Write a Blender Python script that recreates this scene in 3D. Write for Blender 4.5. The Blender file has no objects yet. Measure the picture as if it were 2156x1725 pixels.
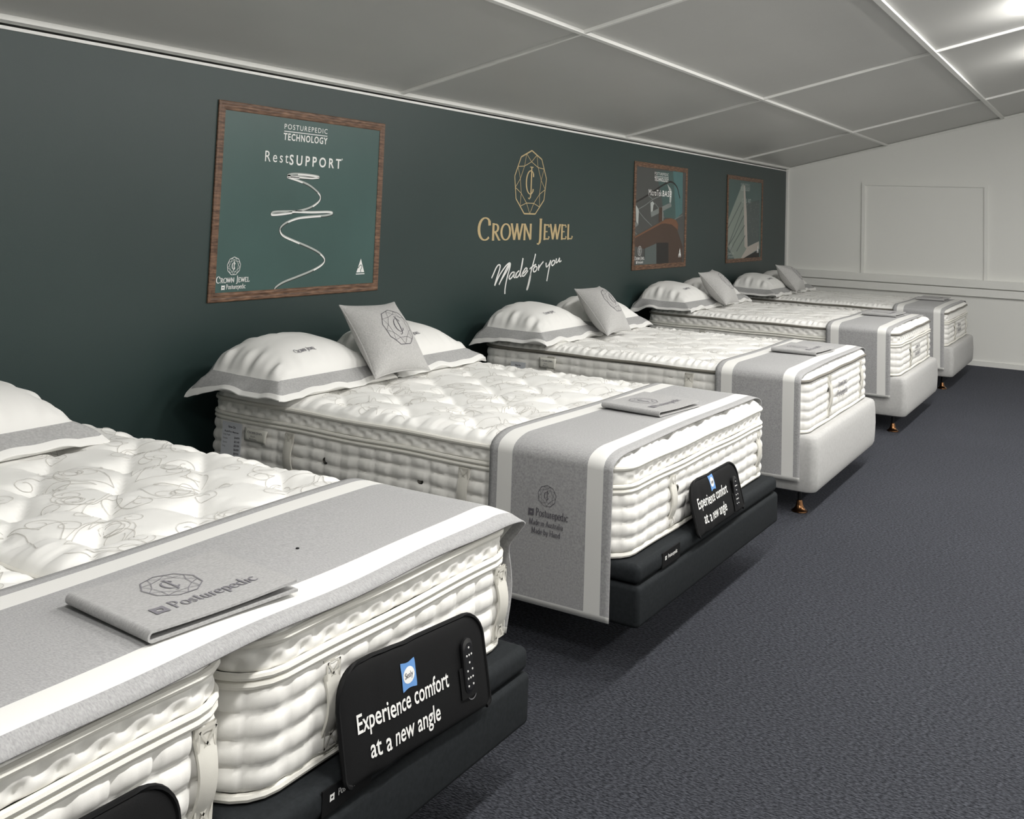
import bpy, math, random
import numpy as np
from mathutils import Matrix, Vector

S = bpy.context.scene
COL = S.collection
R = math.radians
rng = np.random.default_rng(7)

# ------------------------------------------------------------------ camera
FW, FH = 2156, 1725
F_PX, CX_PX, CY_PX = 2167.6, 1076.8, 277.9
YAW, PITCH, ROLL = 0.5375, 0.0753, 0.0379
CAM = Vector((3.6245, 0.0, 1.5568))
fwd = Vector((-math.sin(YAW) * math.cos(PITCH), math.cos(YAW) * math.cos(PITCH), math.sin(PITCH)))
r0 = Vector((math.cos(YAW), math.sin(YAW), 0)); u0 = r0.cross(fwd)
rt = math.cos(ROLL) * r0 + math.sin(ROLL) * u0
up = -math.sin(ROLL) * r0 + math.cos(ROLL) * u0
cd = bpy.data.cameras.new('camera'); cam = bpy.data.objects.new('camera', cd); COL.objects.link(cam)
M = Matrix((rt, up, -fwd)).transposed().to_4x4(); M.translation = CAM
cam.matrix_world = M
cd.sensor_fit = 'HORIZONTAL'; cd.sensor_width = 36.0
cd.lens = 36.0 * F_PX / FW
cd.shift_x = (FW / 2 - CX_PX) / FW
cd.shift_y = -(FH / 2 - CY_PX) / FW
cd.clip_start = 0.05; cd.clip_end = 60
S.camera = cam

# ------------------------------------------------------------------ world + exposure
w = bpy.data.worlds.new('world'); S.world = w; w.use_nodes = True
w.node_tree.nodes['Background'].inputs[0].default_value = (0.75, 0.85, 1.0, 1)
w.node_tree.nodes['Background'].inputs[1].default_value = 0.02
S.view_settings.view_transform = 'Standard'; S.view_settings.look = 'None'
S.view_settings.gamma = 1.0; S.view_settings.use_curve_mapping = False
S.view_settings.exposure = 0.0
S.cycles.max_bounces = 8; S.cycles.diffuse_bounces = 5
LAMP_POWER, LAMP2_POWER = 150.0, 52.0      # emission strength of the two rows of lamp diffusers
LAMP_Y = (.25, 2.0, 3.75, 5.5, 7.2, 9.0)      # short lamps on the slope above the beds
LAMP2_Y = (3.1, 6.0, 8.9)                 # longer lamps on the opposite slope

# ------------------------------------------------------------------ materials
def new_mat(name, color, rough=0.6, spec=0.5, metal=0.0, noise=None, bump=None, sheen=0.0, emit=None, coords='Object'):
    """noise=(scale, amount, stretch) modulates the colour; bump=(scale, strength, distance, stretch)."""
    m = bpy.data.materials.new(name); m.use_nodes = True
    nt = m.node_tree; b = nt.nodes['Principled BSDF']
    b.inputs['Base Color'].default_value = (*color, 1); b.inputs['Roughness'].default_value = rough
    b.inputs['Specular IOR Level'].default_value = spec; b.inputs['Metallic'].default_value = metal
    if sheen: b.inputs['Sheen Weight'].default_value = sheen
    if emit:
        b.inputs['Emission Color'].default_value = (*emit[0], 1); b.inputs['Emission Strength'].default_value = emit[1]
    tc = nt.nodes.new('ShaderNodeTexCoord')
    def nz(scale, stretch, detail=3):
        mp = nt.nodes.new('ShaderNodeMapping'); mp.inputs['Scale'].default_value = stretch
        nt.links.new(tc.outputs[coords], mp.inputs[0])
        n = nt.nodes.new('ShaderNodeTexNoise'); n.inputs['Scale'].default_value = scale; n.inputs['Detail'].default_value = detail
        nt.links.new(mp.outputs[0], n.inputs[0]); return n
    if noise:
        n = nz(noise[0], noise[2] if len(noise) > 2 else (1, 1, 1))
        mx = nt.nodes.new('ShaderNodeMix'); mx.data_type = 'RGBA'
        a = noise[1]
        mx.inputs[6].default_value = (*[max(0, c * (1 - a)) for c in color], 1)
        mx.inputs[7].default_value = (*[min(1, c * (1 + a)) for c in color], 1)
        mr = nt.nodes.new('ShaderNodeMapRange'); mr.inputs[1].default_value = 0.3; mr.inputs[2].default_value = 0.7
        nt.links.new(n.outputs[0], mr.inputs[0]); nt.links.new(mr.outputs[0], mx.inputs[0])
        nt.links.new(mx.outputs[2], b.inputs['Base Color'])
    if bump:
        n = nz(bump[0], bump[3] if len(bump) > 3 else (1, 1, 1))
        bp = nt.nodes.new('ShaderNodeBump'); bp.inputs['Strength'].default_value = bump[1]; bp.inputs['Distance'].default_value = bump[2]
        nt.links.new(n.outputs[0], bp.inputs['Height']); nt.links.new(bp.outputs[0], b.inputs['Normal'])
    return m

MT = {}
MT['green'] = new_mat('painted_green', (0.0205, 0.0385, 0.0365), 0.42, 0.42, noise=(1.3, 0.05), bump=(220, 0.12, 0.002))
MT['endwall'] = new_mat('painted_off_white', (0.85, 0.852, 0.82), 0.6, 0.3, bump=(160, 0.12, 0.002))
MT['ceil'] = new_mat('ceiling_board', (0.55, 0.55, 0.53), 0.38, 0.45, noise=(2.2, 0.03, (1, .35, 1)), bump=(1.6, 0.25, 0.02, (.6, 1, 1)))
MT['trim'] = new_mat('trim_paint', (0.78, 0.78, 0.755), 0.45, 0.4)
MT['white'] = new_mat('mattress_fabric', (0.83, 0.82, 0.785), 0.75, 0.25, noise=(60, 0.02), bump=(900, 0.15, 0.001), sheen=0.1)
MT['panel'] = new_mat('quilted_satin', (0.92, 0.915, 0.885), 0.5, 0.4, bump=(700, 0.12, 0.001), sheen=0.15)
MT['scroll'] = new_mat('scroll_embroidery', (0.62, 0.605, 0.57), 0.6, 0.3)
MT['tape'] = new_mat('edge_tape', (0.78, 0.765, 0.71), 0.6, 0.35, bump=(500, 0.3, 0.001))
MT['taupetape'] = new_mat('taupe_edge_tape', (0.19, 0.18, 0.155), 0.6, 0.35)
MT['strap'] = new_mat('strap_webbing', (0.66, 0.645, 0.59), 0.6, 0.3, bump=(500, 0.25, 0.001, (1, 4, 1)))
MT['stitch'] = new_mat('strap_stitching', (0.60, 0.585, 0.53), 0.7, 0.2)
MT['greyfab'] = new_mat('grey_woven_cloth', (0.365, 0.365, 0.368), 0.85, 0.15, noise=(150, 0.16, (1, 2.2, 1)), bump=(700, 0.35, 0.001), sheen=0.15)
MT['cream'] = new_mat('cream_band', (0.74, 0.738, 0.715), 0.75, 0.2, bump=(700, 0.25, 0.001))
MT['linen'] = new_mat('pillow_cotton', (0.79, 0.786, 0.765), 0.8, 0.2, bump=(500, 0.2, 0.001), sheen=0.1)
MT['bandgrey'] = new_mat('pillow_grey_band', (0.40, 0.40, 0.398), 0.8, 0.2, noise=(120, 0.12), bump=(700, 0.2, 0.001))
MT['cush'] = new_mat('cushion_cloth', (0.455, 0.451, 0.443), 0.85, 0.15, noise=(130, 0.13, (1, 2, 1)), bump=(600, 0.35, 0.001), sheen=0.15)
MT['ink'] = new_mat('dark_print', (0.11, 0.105, 0.12), 0.7, 0.2)
MT['ink2'] = new_mat('grey_print', (0.20, 0.195, 0.215), 0.7, 0.2)
MT['charcoal'] = new_mat('charcoal_upholstery', (0.017, 0.0195, 0.0215), 0.85, 0.12, noise=(90, 0.15), bump=(600, 0.3, 0.001))
MT['lightbase'] = new_mat('light_grey_upholstery', (0.47, 0.468, 0.46), 0.85, 0.15, noise=(60, 0.06), bump=(600, 0.35, 0.001), sheen=0.1)
MT['black'] = new_mat('black_fabric', (0.0028, 0.003, 0.0035), 0.7, 0.22, bump=(600, 0.25, 0.001))
MT['blackplastic'] = new_mat('black_plastic', (0.01, 0.01, 0.011), 0.3, 0.5)
MT['printwhite'] = new_mat('white_print', (0.82, 0.82, 0.80), 0.6, 0.3)
MT['printgrey'] = new_mat('faint_grey_print', (0.16, 0.16, 0.17), 0.6, 0.3)
MT['blue'] = new_mat('blue_print', (0.13, 0.29, 0.60), 0.5, 0.3)
MT['gold'] = new_mat('gold_vinyl', (0.50, 0.385, 0.205), 0.5, 0.4)
MT['bronze'] = new_mat('bronze_metal', (0.23, 0.115, 0.055), 0.22, 0.5, metal=1.0)
MT['steel'] = new_mat('vent_metal', (0.20, 0.19, 0.17), 0.3, 0.5, metal=1.0)
MT['folder'] = new_mat('folder_cloth', (0.385, 0.383, 0.382), 0.85, 0.15, noise=(150, 0.13, (2, 1, 1)), bump=(600, 0.35, 0.001), sheen=0.15)
MT['card'] = new_mat('paper_card', (0.60, 0.62, 0.66), 0.7, 0.2)
MT['satinlabel'] = new_mat('satin_label', (0.72, 0.71, 0.65), 0.5, 0.4)
MT['lampbody'] = new_mat('lamp_body', (0.8, 0.8, 0.78), 0.4, 0.4)
MT['lamp'] = new_mat('lamp_diffuser', (0.9, 0.9, 0.88), 0.5, 0.3, emit=((1.0, 0.978, 0.945), LAMP_POWER))
MT['lamp2'] = new_mat('far_lamp_diffuser', (0.9, 0.9, 0.88), 0.5, 0.3, emit=((1.0, 0.978, 0.945), LAMP2_POWER))

def wood_mat():
    m = new_mat('frame_wood', (0.12, 0.062, 0.034), 0.45, 0.4)
    nt = m.node_tree; b = nt.nodes['Principled BSDF']
    tc = nt.nodes.new('ShaderNodeTexCoord'); mp = nt.nodes.new('ShaderNodeMapping'); mp.inputs['Scale'].default_value = (60, 9, 60)
    wv = nt.nodes.new('ShaderNodeTexNoise'); wv.inputs['Scale'].default_value = 1.6; wv.inputs['Detail'].default_value = 5
    cr = nt.nodes.new('ShaderNodeValToRGB')
    cr.color_ramp.elements[0].position = .35; cr.color_ramp.elements[0].color = (0.062, 0.030, 0.016, 1)
    cr.color_ramp.elements[1].position = .68; cr.color_ramp.elements[1].color = (0.225, 0.125, 0.075, 1)
    nt.links.new(tc.outputs['Object'], mp.inputs[0]); nt.links.new(mp.outputs[0], wv.inputs[0])
    nt.links.new(wv.outputs[0], cr.inputs[0]); nt.links.new(cr.outputs[0], b.inputs['Base Color'])
    return m
MT['wood'] = wood_mat()

def carpet_mat():
    m = new_mat('loop_carpet', (0.06, 0.062, 0.07), 0.95, 0.1)
    nt = m.node_tree; b = nt.nodes['Principled BSDF']
    b.inputs['Sheen Weight'].default_value = .10; b.inputs['Sheen Roughness'].default_value = .45; b.inputs['Sheen Tint'].default_value = (.80, .84, 1, 1)
    tc = nt.nodes.new('ShaderNodeTexCoord'); mp = nt.nodes.new('ShaderNodeMapping'); mp.inputs['Scale'].default_value = (1.0, 1.9, 1.0)
    mp.inputs['Rotation'].default_value = (0, 0, R(6))
    vo = nt.nodes.new('ShaderNodeTexVoronoi'); vo.inputs['Scale'].default_value = 105
    n = nt.nodes.new('ShaderNodeTexNoise'); n.inputs['Scale'].default_value = 82; n.inputs['Detail'].default_value = 4
    n2 = nt.nodes.new('ShaderNodeTexNoise'); n2.inputs['Scale'].default_value = 1.1
    cr = nt.nodes.new('ShaderNodeValToRGB')
    cr.color_ramp.elements[0].position = .40; cr.color_ramp.elements[0].color = (0.013, 0.0143, 0.0178, 1)
    cr.color_ramp.elements[1].position = .64; cr.color_ramp.elements[1].color = (0.068, 0.072, 0.085, 1)
    mx = nt.nodes.new('ShaderNodeMix'); mx.data_type = 'RGBA'; mx.blend_type = 'MULTIPLY'; mx.inputs[0].default_value = .25
    nt.links.new(tc.outputs['Object'], mp.inputs[0])
    for t in (vo, n): nt.links.new(mp.outputs[0], t.inputs[0])
    nt.links.new(tc.outputs['Object'], n2.inputs[0])
    nt.links.new(n.outputs[0], cr.inputs[0]); nt.links.new(cr.outputs[0], mx.inputs[6]); nt.links.new(n2.outputs[0], mx.inputs[7])
    nt.links.new(mx.outputs[2], b.inputs['Base Color'])
    ad = nt.nodes.new('ShaderNodeMath'); ad.operation = 'SUBTRACT'
    nt.links.new(n.outputs[0], ad.inputs[0]); nt.links.new(vo.outputs[0], ad.inputs[1])
    bp = nt.nodes.new('ShaderNodeBump'); bp.inputs['Strength'].default_value = .7; bp.inputs['Distance'].default_value = .0045
    nt.links.new(ad.outputs[0], bp.inputs['Height']); nt.links.new(bp.outputs[0], b.inputs['Normal'])
    return m
MT['carpet'] = carpet_mat()
def flat(name, c, rough=0.6): 
    return new_mat(name, c, rough, 0.3)

# ------------------------------------------------------------------ mesh helpers
class MB:
    def __init__(s): s.v = []; s.f = []; s.m = []; s.n = 0
    def add(s, V, Fc, mat=0):
        V = np.asarray(V, float).reshape(-1, 3); b = s.n
        s.v.append(V); s.n += len(V)
        for i, f in enumerate(Fc):
            s.f.append([b + int(k) for k in f]); s.m.append(mat if np.isscalar(mat) else mat[i])
        return s
    def grid(s, P, cu=False, cv=False, mat=0, flip=False):
        P = np.asarray(P, float); nu, nv = P.shape[:2]; F = []; mm = []
        for i in range(nu if cu else nu - 1):
            for j in range(nv if cv else nv - 1):
                a = i * nv + j; b = ((i + 1) % nu) * nv + j; c = ((i + 1) % nu) * nv + (j + 1) % nv; d = i * nv + (j + 1) % nv
                F.append((a, d, c, b) if flip else (a, b, c, d))
                mm.append(mat(i, j) if callable(mat) else mat)
        return s.add(P.reshape(-1, 3), F, mm)
    def box(s, lo, hi, mat=0, bev=0.0):
        lo = np.array(lo, float); hi = np.array(hi, float)
        if bev <= 0:
            V = [(x, y, z) for x in (lo[0], hi[0]) for y in (lo[1], hi[1]) for z in (lo[2], hi[2])]
            F = [(0, 1, 3, 2), (4, 6, 7, 5), (0, 4, 5, 1), (2, 3, 7, 6), (0, 2, 6, 4), (1, 5, 7, 3)]
            return s.add(V, F, mat)
        return s.softbox(lo, hi, bev, 3, mat)
    def softbox(s, lo, hi, r, k=4, mat=0, dome=0.0):
        """box with rounded edges, built as a stack of rounded-rectangle rings"""
        lo = np.array(lo, float); hi = np.array(hi, float); c = (lo + hi) / 2; h = (hi - lo) / 2
        rr = min(r, *(h * .98))
        rings = []
        for t in np.linspace(-math.pi / 2, 0, k + 1): rings.append((lo[2] + rr + rr * math.sin(t), rr * (1 - math.cos(t))))
        for t in np.linspace(0, math.pi / 2, k + 1): rings.append((hi[2] - rr + rr * math.sin(t), rr * (1 - math.cos(t))))
        P = []
        for z, ins in rings:
            ring = rrect(h[0] - ins, h[1] - ins, max(rr - ins, rr * .15), 5)
            P.append([(c[0] + x, c[1] + y, z) for x, y in ring])
        P = np.array(P); n = P.shape[1]
        s.grid(P, cv=True, mat=mat, flip=True)
        b0 = s.n; s.add(P[0], [list(range(n))[::-1]], mat); s.add(P[-1], [list(range(n))], mat)
        return s
    def tube(s, pts, r, n=8, closed=False, mat=0, cap=True):
        pts = np.asarray(pts, float); N = len(pts)
        T = (np.roll(pts, -1, 0) - np.roll(pts, 1, 0)) if closed else np.gradient(pts, axis=0)
        T /= np.linalg.norm(T, axis=1)[:, None] + 1e-12
        ref = np.array([0, 0, 1.0])
        if abs(T[:, 2]).max() > .95: ref = np.array([0.3, 1.0, 0.1]); ref /= np.linalg.norm(ref)
        A = np.cross(T, ref); A /= np.linalg.norm(A, axis=1)[:, None] + 1e-12
        B = np.cross(T, A); rr = np.broadcast_to(np.asarray(r, float), (N,))
        a = np.linspace(0, 2 * math.pi, n, endpoint=False)
        P = pts[:, None] + rr[:, None, None] * (A[:, None] * np.cos(a)[None, :, None] + B[:, None] * np.sin(a)[None, :, None])
        s.grid(P, cu=closed, cv=True, mat=mat)
        if cap and not closed:
            s.add(P[0], [list(range(n))], mat); s.add(P[-1], [list(range(n))[::-1]], mat)
        return s
    def lathe(s, prof, c=(0, 0, 0), n=20, mat=0):
        a = np.linspace(0, 2 * math.pi, n, endpoint=False)
        P = np.array([[(c[0] + r * math.cos(t), c[1] + r * math.sin(t), c[2] + z) for t in a] for r, z in prof])
        s.grid(P, cv=True, mat=mat, flip=True)
        s.add(P[0], [list(range(n))[::-1]], mat); s.add(P[-1], [list(range(n))], mat)
        return s
    def build(s, name, mats, parent=None, smooth=True, loc=None, rz=0.0, angle=None):
        me = bpy.data.meshes.new(name)
        V = np.concatenate(s.v) if s.v else np.zeros((0, 3))
        me.from_pydata(V.tolist(), [], s.f)
        if not isinstance(mats, (list, tuple)): mats = [mats]
        for m in mats: me.materials.append(m)
        if len(mats) > 1: me.polygons.foreach_set('material_index', np.array(s.m, dtype=np.int32))
        if smooth:
            me.polygons.foreach_set('use_smooth', np.ones(len(me.polygons), dtype=bool))
            me.set_sharp_from_angle(angle=R(40) if angle is None else R(angle))
        me.update()
        o = bpy.data.objects.new(name, me); COL.objects.link(o)
        if parent is not None: o.parent = parent
        if loc is not None: o.location = loc
        if rz: o.rotation_euler[2] = rz
        return o

def rrect(a, b, r, k=6):
    """rounded rectangle outline, counter-clockwise from the +x side"""
    r = min(r, a, b); out = []
    for cx, cy, a0 in ((a - r, b - r, 0), (-a + r, b - r, 90), (-a + r, -b + r, 180), (a - r, -b + r, 270)):
        for t in np.linspace(0, 90, k + 1): out.append((cx + r * math.cos(R(a0 + t)), cy + r * math.sin(R(a0 + t))))
    return out

def empty(name, label, cat, loc=(0, 0, 0), rz=0.0, group=None):
    o = bpy.data.objects.new(name, None); COL.objects.link(o); o.empty_display_size = .1
    o.location = loc; o.rotation_euler = (0, 0, rz); tag(o, label, cat, group); return o
def tag(o, label, cat, group=None):
    o['label'] = label; o['category'] = cat
    if group: o['group'] = group
    return o
def struct(o): o['kind'] = 'structure'; return o

# ------------------------------------------------------------------ lettering
_tc = {}
def sans(text, size=1.0, bold=0.0, track=1.0, sx=1.0, align='LEFT'):
    """2-D vertices and faces of a line of sans lettering, baseline at y=0"""
    key = (text, bold, track)
    if key not in _tc:
        cu = bpy.data.curves.new('t', 'FONT'); cu.body = text; cu.offset = bold; cu.space_character = track
        cu.resolution_u = 3; cu.fill_mode = 'FRONT'
        o = bpy.data.objects.new('t', cu); COL.objects.link(o)
        me = bpy.data.meshes.new_from_object(o.evaluated_get(bpy.context.evaluated_depsgraph_get()))
        V = np.array([v.co[:2] for v in me.vertices]); Fc = [tuple(p.vertices) for p in me.polygons]
        bpy.data.objects.remove(o); bpy.data.curves.remove(cu); bpy.data.meshes.remove(me)
        _tc[key] = (V, Fc)
    V, Fc = _tc[key]; V = V.copy() * size; V[:, 0] *= sx
    x0, x1 = V[:, 0].min(), V[:, 0].max()
    V[:, 0] -= {'LEFT': x0, 'CENTER': (x0 + x1) / 2, 'RIGHT': x1}[align]
    return V, Fc

def fit(text, width, height, bold=0.0, track=1.0, cx=0.0, y=0.0):
    """lettering scaled to an exact width and cap height, centred on cx with its baseline at y"""
    V, Fc = sans(text, 1.0, bold, track, 1.0, 'CENTER')
    V = V.copy(); V[:, 0] *= width / (V[:, 0].max() - V[:, 0].min()); V[:, 1] *= height / 0.7
    V[:, 0] += cx; V[:, 1] += y
    return V, Fc

def arc(cx, cy, rx, ry, a0, a1, n=14):
    return [(cx + rx * math.cos(R(t)), cy + ry * math.sin(R(t))) for t in np.linspace(a0, a1, n)]
GL = {
 'C': (.84, [arc(.44, .5, .40, .5, 48, 312, 18), [(.70, .88), (.73, .66)]], []),
 'R': (.84, [[(.17, 0), (.17, 1)], [(.17, .97), (.36, .97)] + arc(.36, .74, .24, .235, 90, -90, 9) + [(.17, .5)], [(.34, .5), (.70, .02)]], [(.17, 0), (.17, 1), (.74, 0)]),
 'O': (.92, [arc(.46, .5, .41, .5, 0, 360, 26)], []),
 'W': (1.16, [[(.06, 1), (.34, 0)], [(.34, 0), (.58, .95)], [(.58, .95), (.82, 0)], [(.82, 0), (1.1, 1)]], [(.06, 1), (.58, 1), (1.1, 1)]),
 'N': (.94, [[(.16, 0), (.16, 1)], [(.16, 1), (.76, 0)], [(.76, 0), (.76, 1)]], [(.16, 0), (.14, 1), (.76, 1)]),
 'J': (.46, [[(.27, 1), (.27, .05), (.24, -.12), (.14, -.23), (.02, -.2)]], [(.27, 1)]),
 'E': (.70, [[(.16, 0), (.16, 1)], [(.16, .97), (.58, .97), (.6, .82)], [(.16, .52), (.47, .52)], [(.16, .03), (.6, .03), (.64, .2)]], [(.16, 0), (.16, 1)]),
 'L': (.68, [[(.16, 0), (.16, 1)], [(.16, .03), (.58, .03), (.64, .22)]], [(.16, 0), (.16, 1)]),
 'P': (.74, [[(.17, 0), (.17, 1)], [(.17, .97), (.36, .97)] + arc(.36, .72, .26, .25, 90, -90, 9) + [(.17, .47)]], [(.17, 0), (.17, 1)]),
 'M': (1.08, [[(.16, 0), (.18, 1)], [(.18, 1), (.53, .05)], [(.53, .05), (.88, 1)], [(.88, 1), (.9, 0)]], [(.16, 0), (.16, 1), (.9, 0), (.9, 1)]),
 'A': (.86, [[(.08, 0), (.43, 1)], [(.43, 1), (.8, 0)], [(.22, .36), (.66, .36)]], [(.08, 0), (.8, 0)]),
 'H': (.94, [[(.17, 0), (.17, 1)], [(.77, 0), (.77, 1)], [(.17, .5), (.77, .5)]], [(.17, 0), (.17, 1), (.77, 0), (.77, 1)]),
 'o': (.62, [arc(.31, .31, .26, .31, 0, 360, 18)], []),
 's': (.5, [[(.42, .5), (.33, .61), (.18, .6), (.1, .47), (.2, .35), (.34, .27), (.41, .16), (.32, .02), (.16, .01), (.07, .13)]], []),
 't': (.42, [[(.19, .85), (.19, .1), (.27, 0), (.38, .06)], [(.05, .62), (.37, .62)]], []),
 'u': (.66, [[(.13, .62), (.13, .18), (.2, .03), (.33, .01), (.5, .14)], [(.5, .62), (.5, 0)]], [(.52, 0)]),
 'r': (.46, [[(.16, 0), (.16, .62)], [(.16, .42), (.26, .58), (.41, .58)]], [(.16, 0)]),
 'e': (.58, [[(.08, .34), (.5, .34)], arc(.3, .31, .25, .31, 8, 320, 16)], []),
 'p': (.66, [[(.16, -.28), (.16, .62)], arc(.34, .31, .22, .31, 160, -160, 16)], [(.16, -.28)]),
 'd': (.66, [arc(.3, .31, .23, .31, 20, 340, 16), [(.5, 0), (.5, 1)]], [(.54, 0)]),
 'i': (.34, [[(.17, 0), (.17, .62)], [(.13, .84), (.21, .84)]], [(.17, 0)]),
 'c': (.54, [arc(.31, .31, .25, .31, 42, 318, 16)], []),
 'a': (.58, [[(.11, .5), (.2, .61), (.36, .58), (.42, .44), (.42, .06), (.52, 0)], arc(.27, .17, .17, .17, 40, 320, 12)], []),
 'n': (.68, [[(.16, 0), (.16, .62)], [(.16, .42), (.28, .6), (.44, .58), (.51, .42), (.51, 0)]], [(.16, 0), (.51, 0)]),
 'l': (.34, [[(.17, 0), (.17, 1)]], [(.17, 0)]),
 'b': (.66, [[(.16, 0), (.16, 1)], arc(.34, .31, .22, .31, 160, -160, 16)], []),
 'y': (.6, [[(.06, .62), (.3, .02)], [(.54, .62), (.26, -.12), (.16, -.26), (.04, -.24)]], []),
 ' ': (.34, [], []),
}
def strokes2d(lines, thick, thin, serif=()):
    """polylines -> quads whose width follows the stroke direction like a broad nib"""
    V = []; Fc = []
    for L in lines:
        L = np.asarray(L, float)
        if len(L) < 2: continue
        T = np.gradient(L, axis=0); T /= np.linalg.norm(T, axis=1)[:, None] + 1e-12
        wv = (thin + (thick - thin) * np.abs(T[:, 1]) ** 1.6) / 2
        Nn = np.stack([-T[:, 1], T[:, 0]], 1) * wv[:, None]; b = len(V)
        for p, n in zip(L, Nn): V.append(p + n); V.append(p - n)
        for i in range(len(L) - 1): Fc.append((b + 2 * i + 1, b + 2 * i + 3, b + 2 * i + 2, b + 2 * i))
    for x, y, hw in serif:
        b = len(V); V += [np.array(q) for q in ((x - hw, y - thin / 2), (x + hw, y - thin / 2), (x + hw, y + thin / 2), (x - hw, y + thin / 2))]
        Fc.append((b, b + 1, b + 2, b + 3))
    return np.array(V), Fc
def serif_text(text, width, cap, cx=0.0, y=0.0, smallcaps=False, thick=.13, thin=.05, track=0.02):
    """a line of serif lettering centred on cx, fitted to a width and a capital height"""
    VV = []; FF = []; x = 0.0; first = True; nb = 0
    for ch in text:
        if ch == ' ': x += .34; first = True; continue
        k = 1.0
        if smallcaps and not first: k = .74
        adv, lines, sf = GL[ch]
        V, Fc = strokes2d([[(x + px * k, py * k) for px, py in L] for L in lines], thick * (k ** .6), thin, [(x + sx * k, sy * k, .1 * k) for sx, sy in sf])
        VV.append(V); FF += [tuple(i + nb for i in f) for f in Fc]; nb += len(V)
        x += (adv + track) * k; first = False
    V = np.concatenate(VV); a, b = V[:, 0].min(), V[:, 0].max()
    V[:, 0] = (V[:, 0] - (a + b) / 2) * width / (b - a) + cx; V[:, 1] = V[:, 1] * cap + y
    return V, FF
def merge2d(*parts):
    V = []; Fc = []; n = 0
    for v, f in parts:
        V.append(v); Fc += [tuple(i + n for i in q) for q in f]; n += len(v)
    return np.concatenate(V), Fc
def emblem2d(Rr, cx=0, cy=0, heavy=1.0):
    """nine-sided facetted gem outline with interlaced C and J monogram"""
    ang = [R(90 + 40 * k) for k in range(9)]
    O = [(cx + Rr * math.cos(t), cy + Rr * math.sin(t)) for t in ang]
    I = [(cx + .655 * Rr * math.cos(t), cy + .655 * Rr * math.sin(t)) for t in ang]
    Mi = [((O[k][0] + O[(k + 1) % 9][0]) / 2, (O[k][1] + O[(k + 1) % 9][1]) / 2) for k in range(9)]
    lw = .042 * Rr * heavy; lt = .022 * Rr * heavy
    def sg(p, q): return [(p[0] + (q[0] - p[0]) * f, p[1] + (q[1] - p[1]) * f) for f in np.linspace(0, 1, 9)]
    a = strokes2d([sg(O[k], O[(k + 1) % 9]) for k in range(9)], lw, lw)
    b = strokes2d([sg(I[k], I[(k + 1) % 9]) for k in range(9)] + [sg(Mi[k], I[k]) for k in range(9)] + [sg(Mi[k], I[(k + 1) % 9]) for k in range(9)], lt, lt)
    q = Rr * .42
    def T(L): return [(cx + x * q, cy + y * q) for x, y in L]
    c = strokes2d([T(arc(-.05, .05, .62, .85, 52, 308, 20)), T([(.34, .72), (.36, .46)]), T([(.33, -.62), (.38, -.42)]),
                   T([(.06, 1.15), (.06, .7), (.06, .2), (.06, -.3), (.06, -.75), (.0, -1.02), (-.16, -1.16), (-.32, -1.08)]), T([(-.18, 1.17), (.30, 1.17)])], .17 * q * heavy, .07 * q * heavy)
    return merge2d(a, b, c)
def logo_mark2d(s, cx=0, cy=0, hole_k=.55):
    """four-pointed butterfly shaped mark with an oval hole in it"""
    out = []
    pts = []
    for k, (sx, sy) in enumerate(((1, 1), (-1, 1), (-1, -1), (1, -1))):
        pass
    n = 40; ring = []; hole = []
    for i in range(n):
        t = 2 * math.pi * i / n; ca, sa = math.cos(t), math.sin(t)
        m = max(abs(ca), abs(sa)); rr = 1 / m
        x, y = rr * ca, rr * sa
        k = 1 - .10 * (x * y) ** 4                       # soft corners
        px, py = x * (1 - .07 * (1 - y * y)) * k, y * (1 - .20 * (1 - x * x)) * k
        ring.append((cx + s * .47 * px, cy + s * .5 * py)); hole.append((cx + s * .36 * hole_k * ca, cy + s * .27 * hole_k * sa))
    V = np.array(ring + hole); Fc = [(i, (i + 1) % n, n + (i + 1) % n, n + i) for i in range(n)]
    return V, Fc
def put(parts, fn, mat, name, parent, thick=0.0):
    """map 2-D artwork into space with fn(x, y, h) and build it as one mesh"""
    V, Fc = parts; m = MB()
    par = list(range(len(V)))
    def root(k):
        while par[k] != k: par[k] = par[par[k]]; k = par[k]
        return k
    for f in Fc:
        r0_ = root(f[0])
        for k in f[1:]: par[root(k)] = r0_
    ids = {}; lift = [0.00001 * (ids.setdefault(root(k), len(ids)) % 60) for k in range(len(V))]   # overlapping strokes never share a plane
    m.add(np.array([fn(x, y, thick + lift[k]) for k, (x, y) in enumerate(V)]), Fc)
    return m.build(name, mat, parent, smooth=False)

# ------------------------------------------------------------------ room
YE, YN, XR = 12.849, -3.0, 6.9
Z0, SL, XRIDGE = 2.203, 0.25, 4.25
def zc(x): return Z0 + SL * x if x <= XRIDGE else Z0 + SL * XRIDGE - SL * (x - XRIDGE)
def prism_y(poly, y0, y1, name, mat):
    n = len(poly); m = MB()
    V = [(x, y0, z) for x, z in poly] + [(x, y1, z) for x, z in poly]
    F = [tuple(range(n)), tuple(range(2 * n - 1, n - 1, -1))] + [(i + n, (i + 1) % n + n, (i + 1) % n, i) for i in range(n)]
    return struct(m.add(V, F).build(name, mat, smooth=False))
struct(MB().box((-.15, YN - .15, -.12), (XR + .15, YE + .15, 0)).build('floor', MT['carpet'], smooth=False))
struct(MB().box((-.12, YN, 0), (0, YE, Z0 - .03)).build('wall_left', MT['green'], smooth=False))
endp = [(0, 0), (XR, 0), (XR, zc(XR)), (XRIDGE, zc(XRIDGE)), (0, Z0)]
prism_y(endp, YE, YE + .12, 'wall_back', MT['endwall'])
prism_y(endp, YN - .12, YN, 'wall_front', MT['endwall'])
struct(MB().box((XR, YN, 0), (XR + .12, YE, zc(XR))).build('wall_right', MT['endwall'], smooth=False))
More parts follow.
